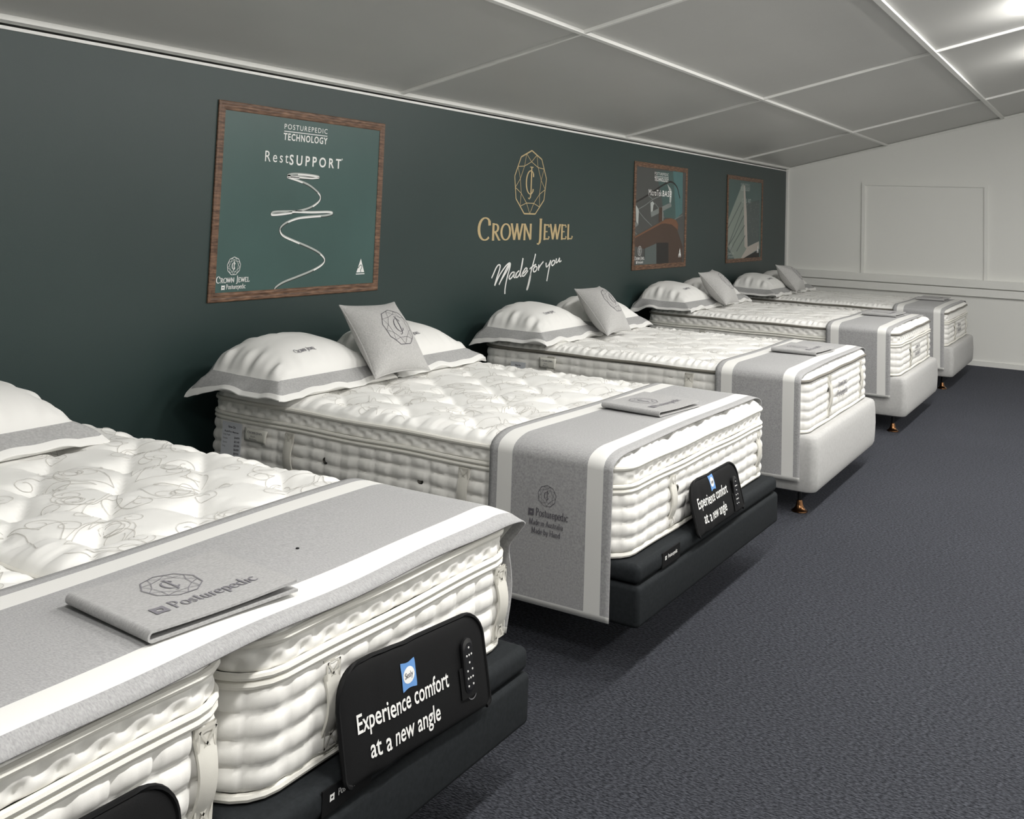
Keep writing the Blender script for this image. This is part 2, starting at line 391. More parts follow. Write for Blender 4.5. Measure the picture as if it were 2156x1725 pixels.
prism_y([(-.12, Z0 - .03), (0, Z0), (XRIDGE, zc(XRIDGE)), (XR, zc(XR)), (XR + .12, zc(XR)), (XR + .12, zc(XR) + .1), (XRIDGE, zc(XRIDGE) + .1), (-.12, Z0 + .1)], YN - .12, YE + .12, 'ceiling', MT['ceil'])
trim_n = 0
def trim(m, smooth=False, mat='trim'):
    global trim_n; trim_n += 1
    return struct(m.build('trim_%d' % trim_n, MT[mat], smooth=smooth))
nx_, nz_ = -SL / math.hypot(1, SL), 1 / math.hypot(1, SL)       # ceiling normal (pointing up), left slope
def batten_along(xc, wd, dp, mat='trim'):
    a, b = xc - wd / 2, xc + wd / 2
    P = [(a, zc(a) + .004), (b, zc(b) + .004), (b - nx_ * dp, zc(b) - nz_ * dp), (a - nx_ * dp, zc(a) - nz_ * dp)]
    m = MB(); n = 4
    V = [(x, YN, z) for x, z in P] + [(x, YE, z) for x, z in P]
    m.add(V, [(0, 1, 2, 3), (7, 6, 5, 4)] + [(i + n, (i + 1) % n + n, (i + 1) % n, i) for i in range(n)])
    return trim(m, mat=mat)
def batten_across(yc, wd, dp, x0=.0, x1=XRIDGE):
    m = MB(); V = []
    for x in (x0, x1):
        for y, d in ((yc - wd / 2, -.004), (yc + wd / 2, -.004), (yc + wd / 2, dp), (yc - wd / 2, dp)):
            V.append((x - nx_ * d, y, zc(x) - nz_ * d))
    m.add(V, [(0, 1, 2, 3), (7, 6, 5, 4), (0, 4, 5, 1), (1, 5, 6, 2), (2, 6, 7, 3), (3, 7, 4, 0)])
    return trim(m)
batten_along(.024, .030, .022)
batten_along(1.197, .022, .020)
batten_along(2.45, .034, .024)
batten_along(3.66, .022, .020)
for yb in (-1.49, 1.63, 4.76, 7.888, 11.0): batten_across(yb, .024, .018)
m = MB().box((0, YN, 2.163), (.006, YE, 2.176)); trim(m)                      # thin white bead closing the green wall
m = MB().box((0, YE - .02, 0), (.022, YE, 2.19)); trim(m)                     # corner moulding
m = MB()                                                                     # raked moulding on the end wall
m.add([(0, YE - .018, Z0 - .03), (0, YE - .018, Z0 - .004), (0, YE, Z0 - .004), (0, YE, Z0 - .03)] + [(XRIDGE, YE - .018, zc(XRIDGE) - .03), (XRIDGE, YE - .018, zc(XRIDGE) - .004), (XRIDGE, YE, zc(XRIDGE) - .004), (XRIDGE, YE, zc(XRIDGE) - .03)],
      [(0, 1, 2, 3), (7, 6, 5, 4), (0, 4, 5, 1), (1, 5, 6, 2), (2, 6, 7, 3), (3, 7, 4, 0)]); trim(m, mat='endwall')
def wallbar(x0, x1, z0, z1, d, mat='endwall'): return trim(MB().box((x0, YE - d, z0), (x1, YE, z1), bev=0), mat=mat)
wallbar(.02, XR, .873, .962, .050); wallbar(.02, XR, .776, .861, .045)
wallbar(.918, .955, .962, 2.010, .020); wallbar(2.265, 2.302, .962, 2.010, .020); wallbar(.918, 2.302, 2.010, 2.045, .020)
b = MB(); b.box((0, YE - .018, 0), (XR, YE, .055)); struct(b.build('baseboard_back', MT['endwall'], smooth=False))

# ------------------------------------------------------------------ ceiling lamps (wrap-around diffusers), the only light in the room
ORD = ('first', 'second', 'third', 'fourth', 'fifth', 'sixth', 'seventh')
def ceiling_lamp(xl, yl, L2, lab, grp, sgn):
    t = empty('ceiling_lamp', lab, 'ceiling lamp', (xl, yl, zc(xl)), group=grp)
    t.rotation_euler = (0, -sgn * math.atan(SL), 0)
    MB().softbox((-.10, -L2, -.03), (.10, L2, -.002), .01).build('lamp_body', MT['lampbody'], t)
    a = np.linspace(math.pi, 2 * math.pi, 13)
    P = np.array([[(.085 * math.cos(q), y, -.03 + (.045 if sgn > 0 else .062) * math.sin(q)) for q in a] for y in np.linspace(-L2 + .02, L2 - .02, 6)])
    d = MB(); d.grid(P); d.add(P[0], [list(range(13))]); d.add(P[-1], [list(range(13))[::-1]])
    d.build('diffuser', MT['lamp' if sgn > 0 else 'lamp2'], t)
for i, yl in enumerate(LAMP_Y):
    ceiling_lamp(3.24, yl, .30, 'short lit lamp above the bed feet, %s in its row from the near wall' % ORD[i], 'short lamps in a row above the bed feet', 1)
for i, yl in enumerate(LAMP2_Y):
    ceiling_lamp(5.50, yl, .62, 'long lit lamp on the opposite slope, %s in its row from the near wall' % ORD[i], 'long lamps in a row on the opposite slope', -1)

# ------------------------------------------------------------------ wall art
def onwall(y0, z0, x0=0.0): return lambda x, y, h: (x0 + h, y0 + x, z0 + y)
t = empty('wall_logo', 'gold gem emblem with serif shop lettering on the green wall', 'sign', (0, 6.375, 1.35))
put(emblem2d(.232, 0, .40), lambda x, y, h: (.0015 + h, x, y), MT['gold'], 'emblem', t)
put(serif_text('CROWN JEWEL', 1.36, .146, 0, .0, True, thick=.17, thin=.06), lambda x, y, h: (.0015 + h, x, y), MT['gold'], 'lettering', t)
SCRIPT = [[(5.891,1.097),(5.907,1.115),(5.945,1.163),(5.974,1.182),(5.996,1.177),(5.989,1.149),(5.957,1.094),(5.934,1.045)],[(5.934,1.045),(5.992,1.112),(6.061,1.166),(6.109,1.19),(6.122,1.184),(6.088,1.14),(6.018,1.079),(5.99,1.049)],[(5.99,1.049),(6.041,1.11),(6.098,1.171),(6.128,1.189),(6.124,1.158),(6.092,1.089),(6.072,1.02),(6.072,0.983)],[(6.187,1.127),(6.155,1.124),(6.122,1.097),(6.132,1.081),(6.167,1.099),(6.195,1.125),(6.185,1.095),(6.206,1.088)],[(6.256,1.135),(6.223,1.12),(6.211,1.097),(6.231,1.09),(6.264,1.115),(6.29,1.166),(6.302,1.221)],[(6.302,1.221),(6.281,1.153),(6.269,1.105),(6.286,1.091)],[(6.295,1.104),(6.346,1.129),(6.365,1.144),(6.344,1.15),(6.309,1.123),(6.295,1.101),(6.325,1.097),(6.379,1.132)],[(6.479,1.248),(6.467,1.215),(6.438,1.156),(6.409,1.09),(6.386,1.032),(6.371,1.0),(6.384,1.006),(6.411,1.064),(6.421,1.11)],[(6.401,1.142),(6.444,1.159),(6.494,1.173)],[(6.478,1.158),(6.455,1.138),(6.465,1.12),(6.494,1.127),(6.509,1.148),(6.489,1.159),(6.476,1.151)],[(6.533,1.17),(6.53,1.126)],[(6.531,1.14),(6.561,1.166),(6.601,1.19)],[(6.641,1.18),(6.649,1.15),(6.685,1.166),(6.712,1.197)],[(6.712,1.197),(6.684,1.121),(6.661,1.046)],[(6.751,1.196),(6.726,1.178),(6.738,1.157),(6.772,1.172),(6.77,1.193),(6.747,1.194)],[(6.799,1.208),(6.795,1.177),(6.824,1.185),(6.849,1.212)],[(6.849,1.212),(6.848,1.182),(6.88,1.19)]]
QQ = []
for L in SCRIPT:
    L = np.array(L)
    tt = np.linspace(0, len(L) - 1, len(L) * 5)
    def cr(i):
        k = int(min(i, len(L) - 1.0001)); f = i - k
        p = [L[max(0, min(len(L) - 1, k + d))] for d in (-1, 0, 1, 2)]
        return .5 * (2 * p[1] + (p[2] - p[0]) * f + (2 * p[0] - 5 * p[1] + 4 * p[2] - p[3]) * f * f + (3 * p[1] - p[0] - 3 * p[2] + p[3]) * f ** 3)
    QQ.append(np.array([cr(i) for i in tt]) - (6.4, 1.15))
o = put(strokes2d(QQ, .015, .009), lambda x, y, h: (.002 + h, x, y), MT['printwhite'], 'wall_script', None); o.location = (0, 6.4, 1.15)
tag(o, 'white handwritten slogan slanting up the green wall below the gold lettering', 'sign')

MT['teal'] = new_mat('poster_teal', (0.043, 0.090, 0.083), 0.35, 0.4, noise=(1.4, .12))
MT['tealdark'] = new_mat('poster_dark', (0.055, 0.058, 0.055), 0.35, 0.4)
MT['p_light'] = flat('poster_pale', (.42, .45, .43)); MT['p_grey'] = flat('poster_grey', (.19, .21, .20)); MT['p_mid'] = flat('poster_midgrey', (.10, .12, .115))
MT['p_brown'] = flat('poster_brown', (.075, .050, .038)); MT['p_copper'] = flat('poster_copper', (.17, .085, .05)); MT['p_black'] = flat('poster_black', (.030, .028, .026))
MT['p_tealb'] = flat('poster_bright_teal', (.085, .17, .17)); MT['p_cream'] = flat('poster_cream', (.46, .42, .38)); MT['p_wedge'] = flat('poster_wedge', (.25, .29, .255))
SPRING = [(4.118,1.686),(4.065,1.681),(3.969,1.683),(3.89,1.684),(3.93,1.695),(4.025,1.696),(4.113,1.691),(4.118,1.685),(4.046,1.679),(3.96,1.679),(3.887,1.679),(3.97,1.663),(4.048,1.644),(4.114,1.613),(4.143,1.588),(4.133,1.561),(4.076,1.53),(4.001,1.511),(3.891,1.494),(3.801,1.487),(3.79,1.493),(3.818,1.501),(3.936,1.505),(4.078,1.504),(4.217,1.508),(4.247,1.5),(4.199,1.489),(4.08,1.481),(3.985,1.472),(3.912,1.453),(3.868,1.431),(3.856,1.409),(3.881,1.383),(3.957,1.358),(4.073,1.324),(4.154,1.294),(4.201,1.26),(4.183,1.231),(4.102,1.2),(3.99,1.172),(3.899,1.15),(3.847,1.127),(3.839,1.11)]
P2 = {'glow':[(8.649,1.955),(9.303,1.972),(9.32,1.587),(9.155,1.53),(8.867,1.54),(8.784,1.737)],'board':[(8.168,1.36),(8.801,1.496),(8.903,1.524),(9.028,1.532),(9.156,1.513),(9.215,1.476),(9.2,1.418),(9.342,1.269),(9.343,1.111),(8.994,1.119),(8.958,1.254),(8.815,1.295),(8.695,1.303),(8.418,1.257),(8.173,1.282)],'boardtop':[(8.168,1.366),(8.801,1.499),(8.903,1.524),(9.027,1.534),(9.156,1.516),(9.215,1.476),(9.209,1.421),(9.161,1.441),(9.05,1.475),(8.889,1.484),(8.802,1.48),(8.169,1.351)],'panel':[(8.694,1.309),(8.981,1.307),(8.994,1.116),(8.707,1.12)],'light':[(8.434,1.26),(8.695,1.303),(8.708,1.117),(8.223,1.123),(8.44,1.171)],'br1a':[(8.179,1.64),(8.258,1.614),(8.284,1.589),(8.277,1.466),(8.238,1.463),(8.221,1.588)],'br1b':[(8.159,1.484),(8.235,1.497),(8.284,1.466),(8.162,1.444)],'br2a':[(8.536,1.665),(8.584,1.679),(8.628,1.657),(8.603,1.647),(8.591,1.582),(8.55,1.575)],'br2b':[(8.542,1.581),(9.017,1.68),(9.038,1.643),(8.561,1.536)],'br3':[(8.916,1.848),(9.009,1.805),(9.038,1.772),(9.018,1.677),(8.981,1.679),(8.979,1.77)],'post':[(8.732,1.623),(8.809,1.632),(8.817,1.506),(8.741,1.496)],'postl':[(8.81,1.612),(8.847,1.579),(8.843,1.51),(8.817,1.506)]}
L2D = {'arc':[(8.163,1.649),(8.355,1.698),(8.595,1.767),(8.778,1.823),(8.916,1.858),(9.004,1.871),(9.096,1.856),(9.172,1.818),(9.213,1.764),(9.244,1.724)],'w1':[(8.16,1.574),(8.407,1.636),(8.6,1.699),(8.784,1.737),(8.993,1.77)],'w2':[(8.284,1.583),(8.416,1.521),(8.583,1.459)],'w3':[(9.119,1.523),(9.321,1.566)],'w4':[(8.171,1.419),(8.259,1.385)],'w5':[(8.635,1.667),(8.759,1.604),(8.868,1.533)],'w6':[(8.482,1.728),(8.583,1.698)]}
P3 = {'wedge':[(11.085,1.929),(11.148,1.939),(11.201,1.917),(11.221,1.812),(11.258,1.635),(11.323,1.239),(11.101,1.114),(10.878,1.111),(10.606,1.255),(10.576,1.531),(11.026,1.87)],'edge':[(11.149,1.923),(11.201,1.917),(11.221,1.812),(11.271,1.636),(11.329,1.239),(11.285,1.223),(11.219,1.248),(11.185,1.57)],'slab':[(11.31,1.239),(11.75,1.301),(11.769,1.217),(11.202,1.112),(11.101,1.114)],'weave':[(11.265,1.733),(11.733,1.778),(11.75,1.305),(11.328,1.247)],'dark':[(11.202,1.112),(11.77,1.204),(11.764,1.083),(11.204,1.096)]}
L3 = {'f1':[(11.072,1.736),(10.596,1.409)],'f2':[(11.139,1.681),(10.676,1.27)],'f3':[(11.171,1.586),(10.861,1.362),(10.676,1.262)],'f4':[(11.204,1.481),(10.866,1.291),(10.705,1.177)],'f5':[(11.237,1.369),(10.946,1.196)]}
PZ0, PZ1, PW = 1.076, 2.017, 1.257
def smooth_line(L, k=5):
    L = np.array(L); out = []
    for i in range(len(L) - 1):
        for f in np.linspace(0, 1, k, endpoint=False):
            p = [L[max(0, min(len(L) - 1, i + d))] for d in (-1, 0, 1, 2)]
            out.append(.5 * (2 * p[1] + (p[2] - p[0]) * f + (2 * p[0] - 5 * p[1] + 4 * p[2] - p[3]) * f * f + (3 * p[1] - p[0] - 3 * p[2] + p[3]) * f ** 3))
    out.append(L[-1]); return np.array(out)
def poster(y0, label, kind):
    t = empty('framed_poster', label, 'poster', (0, y0 + PW / 2, PZ0), group='wood framed posters on the green wall')
    h = PZ1 - PZ0; fw = .043; a, b = -PW / 2, PW / 2
    m = MB()
    ring = lambda o, x: [(x, a + o, o), (x, b - o, o), (x, b - o, h - o), (x, a + o, h - o)]
    m.grid(np.array([ring(o, x) for o, x in ((0, .001), (0, .008), (.004, .010), (.014, .010), (.018, .0085), (.026, .0085), (.030, .010), (fw - .004, .009), (fw, .006), (fw, .001))]), cv=True)
    m.build('frame', MT['wood'], t, smooth=False)
    xp = .004
    pm = MB(); pmats = [MT['tealdark' if kind == 2 else 'teal']]; pm.box((.001, a + fw, fw), (xp, b - fw, h - fw))
    lay = [0]
    def art(parts, mat, name):
        lay[0] += 1; off = xp + .0001 * lay[0]
        if name in ('artwork', 'spring_picture'):        # printed picture: part of the print itself
            if MT[mat] not in pmats: pmats.append(MT[mat])
            pm.add([(off, x, y) for x, y in parts[0]], parts[1], pmats.index(MT[mat])); return
        return put(parts, lambda x, y, hh: (off, x, y), MT[mat], name, t)
    def poly(pts, mat, name='artwork'):
        V = np.array([(y - y0 - PW / 2, z - PZ0) for y, z in pts])
        V[:, 0] = np.clip(V[:, 0], a + fw, b - fw); V[:, 1] = np.clip(V[:, 1], fw, h - fw)
        return art((V, [tuple(range(len(V)))]), mat, name)
    def line(pts, wd, mat, name='artwork', sm=True):
        Q = np.array([(y - y0 - PW / 2, z - PZ0) for y, z in pts])
        if sm: Q = smooth_line(Q)
        return art(strokes2d([Q], wd, wd), mat, name)
    if kind == 1:
        line(SPRING, .0155, 'p_black', 'spring_picture')
        Q = smooth_line([(y - y0 - PW / 2, z - PZ0) for y, z in SPRING])
        art(strokes2d([Q + (0, .0015)], .0065, .0105), 'p_light', 'spring_picture')
        art(strokes2d([Q[i:i + 14] + (0, -.002) for i in range(0, len(Q) - 14, 22)], .005, .008), 'printwhite', 'spring_picture')
        ty = .0
    elif kind == 2:
        poly(P2['glow'], 'teal'); poly([P2['glow'][1], P2['glow'][2], P2['glow'][3], (P2['glow'][3][0] - .1, P2['glow'][3][1] + .5)], 'p_tealb')
        for k in ('w1', 'w2', 'w5', 'w3', 'w4', 'w6'): line(L2D[k], .008, 'p_grey', sm=False)
        line(L2D['arc'], .016, 'p_black')
        for k in ('br1a', 'br1b', 'br2a', 'br2b', 'br3'): poly(P2[k], 'p_light' if k[-1] == 'a' or k == 'br3' else 'p_grey')
        poly(P2['post'], 'p_brown'); poly(P2['postl'], 'p_grey')
        poly(P2['board'], 'p_brown'); poly(P2['boardtop'], 'p_copper'); poly(P2['light'], 'p_mid'); poly(P2['panel'], 'p_black')
    else:
        poly([(y, z) for y, z in P3['weave']], 'p_mid')
        rr = random.Random(4); wy = [p[0] for p in P3['weave']]; wz = [p[1] for p in P3['weave']]
        segs = []
        for k in range(70):
            q = np.array((rr.uniform(min(wy), max(wy) - .02) - y0 - PW / 2, rr.uniform(min(wz) + .1, max(wz) - .04) - PZ0)); g = rr.uniform(0, 6.28)
            segs.append(np.array([q, q + (.05 * math.cos(g), .04 * math.sin(g))]))
            segs[-1][:, 0] = np.clip(segs[-1][:, 0], a + fw, b - fw)
        art(strokes2d(segs, .004, .004), 'p_grey', 'artwork')
        poly(P3['dark'], 'p_black'); poly(P3['slab'], 'p_cream'); poly(P3['wedge'], 'p_wedge'); poly(P3['edge'], 'p_cream')
        for k in L3: line(L3[k], .014, 'p_mid', sm=False)
    pm.build('print', pmats, t, smooth=False)
    cx = -.022
    tone = 'printwhite' if kind < 3 else 'p_light'
    art(fit('POSTUREPEDIC', .325, .026, .0, 1.25, cx, .851 - .008), tone, 'lettering')
    art((np.array([(cx - .163, .829), (cx + .163, .829), (cx + .163, .833), (cx - .163, .833)]), [(0, 1, 2, 3)]), tone, 'lettering')
    art(fit('TECHNOLOGY', .332, .034, .022, 1.18, cx, .788), tone, 'lettering')
    if kind == 1:
        art(fit('Rest', .165, .054, .0, 1.35, cx - .205, .672), 'printwhite', 'lettering')
        art(fit('SUPPORT', .40, .050, .02, 1.5, cx + .085, .666), 'printwhite', 'lettering')
        art((np.array([(.27 + .006 * math.cos(q), .716 + .006 * math.sin(q)) for q in np.linspace(0, 6, 8)]), [tuple(range(8))]), 'p_light', 'lettering')
    elif kind == 2:
        art(fit('MicroTek', .30, .055, .0, 1.1, cx - .14, .655), 'printwhite', 'lettering')
        art(fit('BASE', .21, .052, .02, 1.2, cx + .135, .655), 'printwhite', 'lettering')
    else:
        art(fit('CASE', .17, .045, .0, 1.3, cx - .02, .655), 'p_light', 'lettering'); art(fit('RT', .09, .045, .02, 1.2, cx + .16, .655), 'p_light', 'lettering')
    ex = -.475
    art(emblem2d(.043, ex, .165, 1.5), tone, 'logo'); art(serif_text('CROWN JEWEL', .215, .030, ex, .088, True, thick=.17, thin=.08), tone, 'logo')
    V, Fc = logo_mark2d(.024, ex - .062, .066); art((V, Fc), tone, 'logo')
    art(serif_text('Posturepedic', .125, .022, ex + .02, .058, thick=.16, thin=.08), tone, 'logo')
    tx = .47; Tr = [(-.034, 0), (.034, 0), (0, .075)]
    art((np.array([(tx + x, .105 + z) for x, z in Tr]), [(0, 1, 2)]), 'printwhite', 'logo')
    art((np.array([(tx - .037, .094), (tx + .037, .094), (tx + .037, .099), (tx - .037, .099)]), [(0, 1, 2, 3)]), 'printwhite', 'logo')
    art(strokes2d([[(tx - .022, .128), (tx - .006, .142), (tx + .004, .146), (tx + .012, .138)], [(tx + .004, .106), (tx, .118), (tx + .008, .126), (tx + .012, .138)]], .005, .004), 'teal', 'logo')
    return t
poster(3.404, 'large framed poster of a coiled wire spring, nearest the camera', 1)
poster(8.170, 'framed poster of a curved copper bed slat, right of the gold lettering', 2)
poster(10.602, 'framed poster of a pale upright wedge, closest to the end wall', 3)

# ------------------------------------------------------------------ bedding builders
def q_edge(e, r=.11):
    t = np.clip(np.asarray(e, float) / r, 0, 1); return np.sqrt(np.maximum(0, 1 - (1 - t) ** 2))
def rr_path(a, b, r, ds):
    """evenly spaced rounded-rectangle outline: points, outward normals, arc length"""
    pts = np.array(rrect(a, b, r, 14)); pts = np.vstack([pts, pts[:1]])
    s = np.concatenate([[0], np.cumsum(np.linalg.norm(np.diff(pts, axis=0), axis=1))]); n = int(s[-1] / ds)
    q = np.linspace(0, s[-1], n, endpoint=False)
    P = np.stack([np.interp(q, s, pts[:, 0]), np.interp(q, s, pts[:, 1])], 1)
    T = np.roll(P, -1, 0) - np.roll(P, 1, 0); T /= np.linalg.norm(T, axis=1)[:, None]
    return P, np.stack([T[:, 1], -T[:, 0]], 1), q, s[-1]

LM = 2.03
class Bed: pass

def make_mattress(name_label, loc, rz, W, zs, zt, D, kind, text=None, group='display mattresses along the green wall', ds=.011, hd=(.30,), vents=True, foot=(.3, 1.2), sides=(-1, 1)):
    """kind: 'deep' = button-tufted pillow top over a quilted border; 'ribbed' = gathered top with a taupe edge"""
    L = LM; a, b = L / 2, W / 2; r = .10
    t = empty('mattress', name_label, 'mattress', loc, rz, group)
    P, N, s, per = rr_path(a, b, r, ds)
    rowh = .056 if kind == 'deep' else .05
    ztop_border = zs if zs else zt
    # lower quilted border
    z0, z1 = .018, ztop_border - .012
    nr = max(3, int(round((z1 - z0) / rowh))); Z = np.linspace(z0, z1, nr * 7 + 1); zr = (Z - z0) / (z1 - z0)
    cw = per / round(per / .088)
    wob = .07 * np.sin(s * 9.1) + .05 * np.sin(s * 23.7)
    row = np.abs(np.sin(math.pi * (nr * zr[None, :] + wob[:, None] * np.sin(math.pi * zr)[None, :]))) ** .42
    colv = np.abs(np.sin(math.pi * s / cw)) ** .42
    depth = .018 if kind == 'deep' else .014
    pleat = .0016 * np.sin(s * 260 + 3 * np.sin(s * 31))[:, None] * row
    d = depth * row * (.30 + .70 * colv[:, None]) + pleat + .004 * np.sin(math.pi * zr)[None, :]
    G = np.zeros((len(P), len(Z), 3)); G[:, :, 0] = P[:, None, 0] + N[:, None, 0] * (d - .010); G[:, :, 1] = P[:, None, 1] + N[:, None, 1] * (d - .010); G[:, :, 2] = Z[None]
    m = MB().grid(G, cu=True); m.add([(x, y, .012) for x, y in rrect(a - .012, b - .012, r, 5)], [list(range(24))[::-1]])
    m.build('border_panel', MT['white'], t, angle=80)
    if zs:   # pillow-top border with two staggered rows of dimples
        z0, z1 = zs + .010, zt - .008
        Z = np.linspace(z0, z1, 15); zr = (Z - z0) / (z1 - z0)
        pit = per / round(per / .078); bulge = .012 * np.sin(math.pi * zr) ** .5
        dd = np.zeros((len(P), len(Z))) + bulge[None]
        for zz, ph in ((.36, 0.0), (.66, .5)):
            u = ((s / pit + ph) % 1.0 - .5) * pit
            dd -= .013 * np.exp(-(u[:, None] ** 2 + ((zr[None] - zz) * (z1 - z0)) ** 2) / (2 * .0085 ** 2))
        u = np.abs(((2 * s / pit) % 1.0) - .5) * pit / 2
        dd -= .004 * np.exp(-(u / .006) ** 2)[:, None] * (np.exp(-((zr[None] - .5) / .22) ** 2))
        G = np.zeros((len(P), len(Z), 3)); G[:, :, 0] = P[:, None, 0] + N[:, None, 0] * (dd - .008); G[:, :, 1] = P[:, None, 1] + N[:, None, 1] * (dd - .008); G[:, :, 2] = Z[None]
        MB().grid(G, cu=True).build('pillow_top_border', MT['white'], t, angle=80)
    # edge tapes
    Pc = P[::3]; Nc = N[::3]
    def tape(z, off, rad, mat, nm='edge_tape'):
        wv = .0018 * np.sin(np.arange(len(Pc)) * .37)
        MB().tube(np.stack([Pc[:, 0] + Nc[:, 0] * off, Pc[:, 1] + Nc[:, 1] * off, z + wv], 1), rad, 8, True).build(nm, mat, t)
    tape(.012, -.002, .009, MT['tape'])
    if zs: tape(zs - .009, .003, .0085, MT['tape']); tape(zs + .008, .004, .008, MT['tape'])
    tape(zt, .002, .0095 if kind == 'deep' else .0085, MT['tape'] if kind == 'deep' else MT['taupetape'])
    # quilted top
    px, py = (.33, .316) if kind == 'deep' else (.36, .30)
    def smooth_z(x, y): return zt + .003 + D * q_edge(a - np.abs(x)) * q_edge(b - np.abs(y))
    def top_z(x, y):
        ex = a - np.abs(x); ey = b - np.abs(y); e = np.minimum(ex, ey)
        z = smooth_z(x, y)
        u, v = x / px, y / py
        wu = .05 * np.sin(7.1 * x + 3.3 * y); wv = .05 * np.sin(5.7 * y - 4.1 * x)
        s1, s2 = np.abs(np.sin(math.pi * (u + v + wu * .4))), np.abs(np.sin(math.pi * (u - v + wv * .4)))
        c = np.sqrt(np.maximum(0, (1 - s1 ** 2) * (1 - s2 ** 2)))
        ins = np.clip((e - .01) / .07, 0, 1)
        if kind == 'deep':
            crease = np.maximum((1 - s1) ** 5.5, (1 - s2) ** 5.5 * .75)
            near = .30 + .70 * np.clip(c * 1.15, 0, 1) ** .6
            z = z - ins * (.029 * c ** 3.5 + .018 * crease * near)
            ang = np.arctan2(((v * 2 + .5) % 1) - .5, ((u * 2 + .5) % 1) - .5)
            z = z + ins * .0022 * np.sin(ang * 9 + 2 * np.sin(x * 17)) * np.clip(c * 2, 0, 1) * (1 - c)
        else:
            crease = np.maximum((1 - s1) ** 3, (1 - s2) ** 3)
            z = z - ins * (.012 * crease + .008 * c ** 2)
        side = np.where(ey < ex, x, y)
        k = 2 * math.pi / (.085 if kind == 'deep' else .045)
        rip = np.sin(k * side + 2.2 * np.sin(side * 13.0)) + .5 * np.sin(2.3 * k * side + 1.7)
        z = z + (.0045 if kind == 'deep' else .0060) * rip * np.exp(-((e - .045) / .045) ** 2)
        return z
    stp = .0115
    nu, nv = int(L / stp), int(W / stp)
    U = np.linspace(-1, 1, nu); V = np.linspace(-1, 1, nv)
    U = np.sign(U) * (1 - (1 - np.abs(U)) ** 1.12); V = np.sign(V) * (1 - (1 - np.abs(V)) ** 1.12)
    X, Y = np.meshgrid(U * a, V * b, indexing='ij')
    cx = (np.abs(X) - (a - r)) / r; cy = (np.abs(Y) - (b - r)) / r
    msk = (cx > 0) & (cy > 0); nn = np.hypot(cx, cy) + 1e-9; mm = np.maximum(cx, cy)
    Zg = top_z(X, Y)
    X2 = np.where(msk, np.sign(X) * (a - r + r * cx / nn * mm), X); Y2 = np.where(msk, np.sign(Y) * (b - r + r * cy / nn * mm), Y)
    m = MB().grid(np.stack([X2, Y2, Zg], 2))
    # scroll embroidery as narrow ribbons lying on the quilting
    base = []
    for sgn in (1, -1):
        for th, rr0, k0, k1, ln in ((8, .03, 8, -190, .34), (38, .06, -10, 290, .27), (24, .13, -14, 420, .22), (64, .12, 12, 260, .20)):
            n = 34; ds2 = ln / n; hd2 = R(th + 20 * sgn); p = np.array([rr0 * math.cos(R(th)), rr0 * math.sin(R(th))]); line = [p.copy()]
            for i in range(n):
                hd2 += sgn * (k0 + k1 * (i * ds2)) * ds2; p = p + ds2 * np.array([math.cos(hd2), math.sin(hd2)]); line.append(p.copy())
            base.append(np.array(line))
    sv = []; sf = []; nb = 0
    mpx, mpy = (px * 2, py * 2) if kind == 'deep' else (px * 2, py * 2)
    for ix in range(-2, 3):
        for iy in range(-2, 3):
            c0 = np.array([ix * mpx + (mpx / 2 if iy % 2 else 0), iy * mpy * .75 + .02])
            for rot in range(4):
                ca, sa = math.cos(rot * math.pi / 2), math.sin(rot * math.pi / 2)
                for Ln in base:
                    Q = c0 + np.stack([Ln[:, 0] * ca - Ln[:, 1] * sa, Ln[:, 0] * sa + Ln[:, 1] * ca], 1) * 1.30
                    ok = (np.abs(Q[:, 0]) < a - .035) & (np.abs(Q[:, 1]) < b - .035)
                    if ok.sum() < 8: continue
                    Q = Q[ok] if ok.all() else Q[:int(np.argmin(ok))] if ok[0] else Q[int(np.argmax(ok)):]
                    if len(Q) < 5: continue
                    Q = Q[np.all(np.abs(Q) < (a - .03, b - .03), axis=1)]
                    if len(Q) < 5 or np.linalg.norm(np.diff(Q, axis=0), axis=1).max() > .03: continue
                    V2, F2 = strokes2d([Q], .0020, .0020)
                    sv.append(V2); sf += [tuple(i + nb for i in f) for f in F2]; nb += len(V2)
    if sv:
        V2 = np.concatenate(sv); m.add(np.column_stack([V2, top_z(V2[:, 0], V2[:, 1]) + .0016]), sf, 1)
    m.build('quilted_top', [MT['panel'], MT['scroll']], t, angle=80)
    # carrying straps
    def strap(p, n, z0, z1):
        tx = np.array([-n[1], n[0]]); w2 = .026
        zz = np.linspace(z0, z1, 17); f = (zz - z0) / (z1 - z0)
        bow = .008 + .016 * np.clip(np.sin(math.pi * np.clip((f - .16) / .68, 0, 1)), 0, 1) ** .8
        ww = w2 * (1 - .18 * np.sin(math.pi * f))
        G = np.array([[(*(p + tx * ww[i] * q + n * (bow[i] - .003 * q * q)), zz[i]) for q in np.linspace(-1, 1, 5)] for i in range(17)])
        m = MB().grid(G); G2 = G.copy(); G2[:, :, 0] -= n[0] * .006; G2[:, :, 1] -= n[1] * .006; m.grid(G2, flip=True)
        for q in (0, 4): m.grid(np.stack([G[:, q], G2[:, q]], 1))
        h = m.build('handle', MT['strap'], t)
        hh = .030
        for zc0 in (z0 + hh, z1 - hh):
            o = n * .0115; ms = MB()
            for L in ([(-1, -1), (1, -1), (1, 1), (-1, 1), (-1, -1)], [(-1, -1), (1, 1)], [(-1, 1), (1, -1)]):
                V2, F2 = strokes2d([[(x * .020, y * hh * .85) for x, y in L]], .005, .005)
                ms.add([(*(p + tx * x + o), zc0 + y) for x, y in V2], F2)
            ms.build('stitching', MT['stitch'], h, smooth=False)
    zlo, zhi = .030, ztop_border - .020
    for f in foot: strap(np.array([a - .001, -b + f]), np.array([1.0, 0]), zlo, zhi)
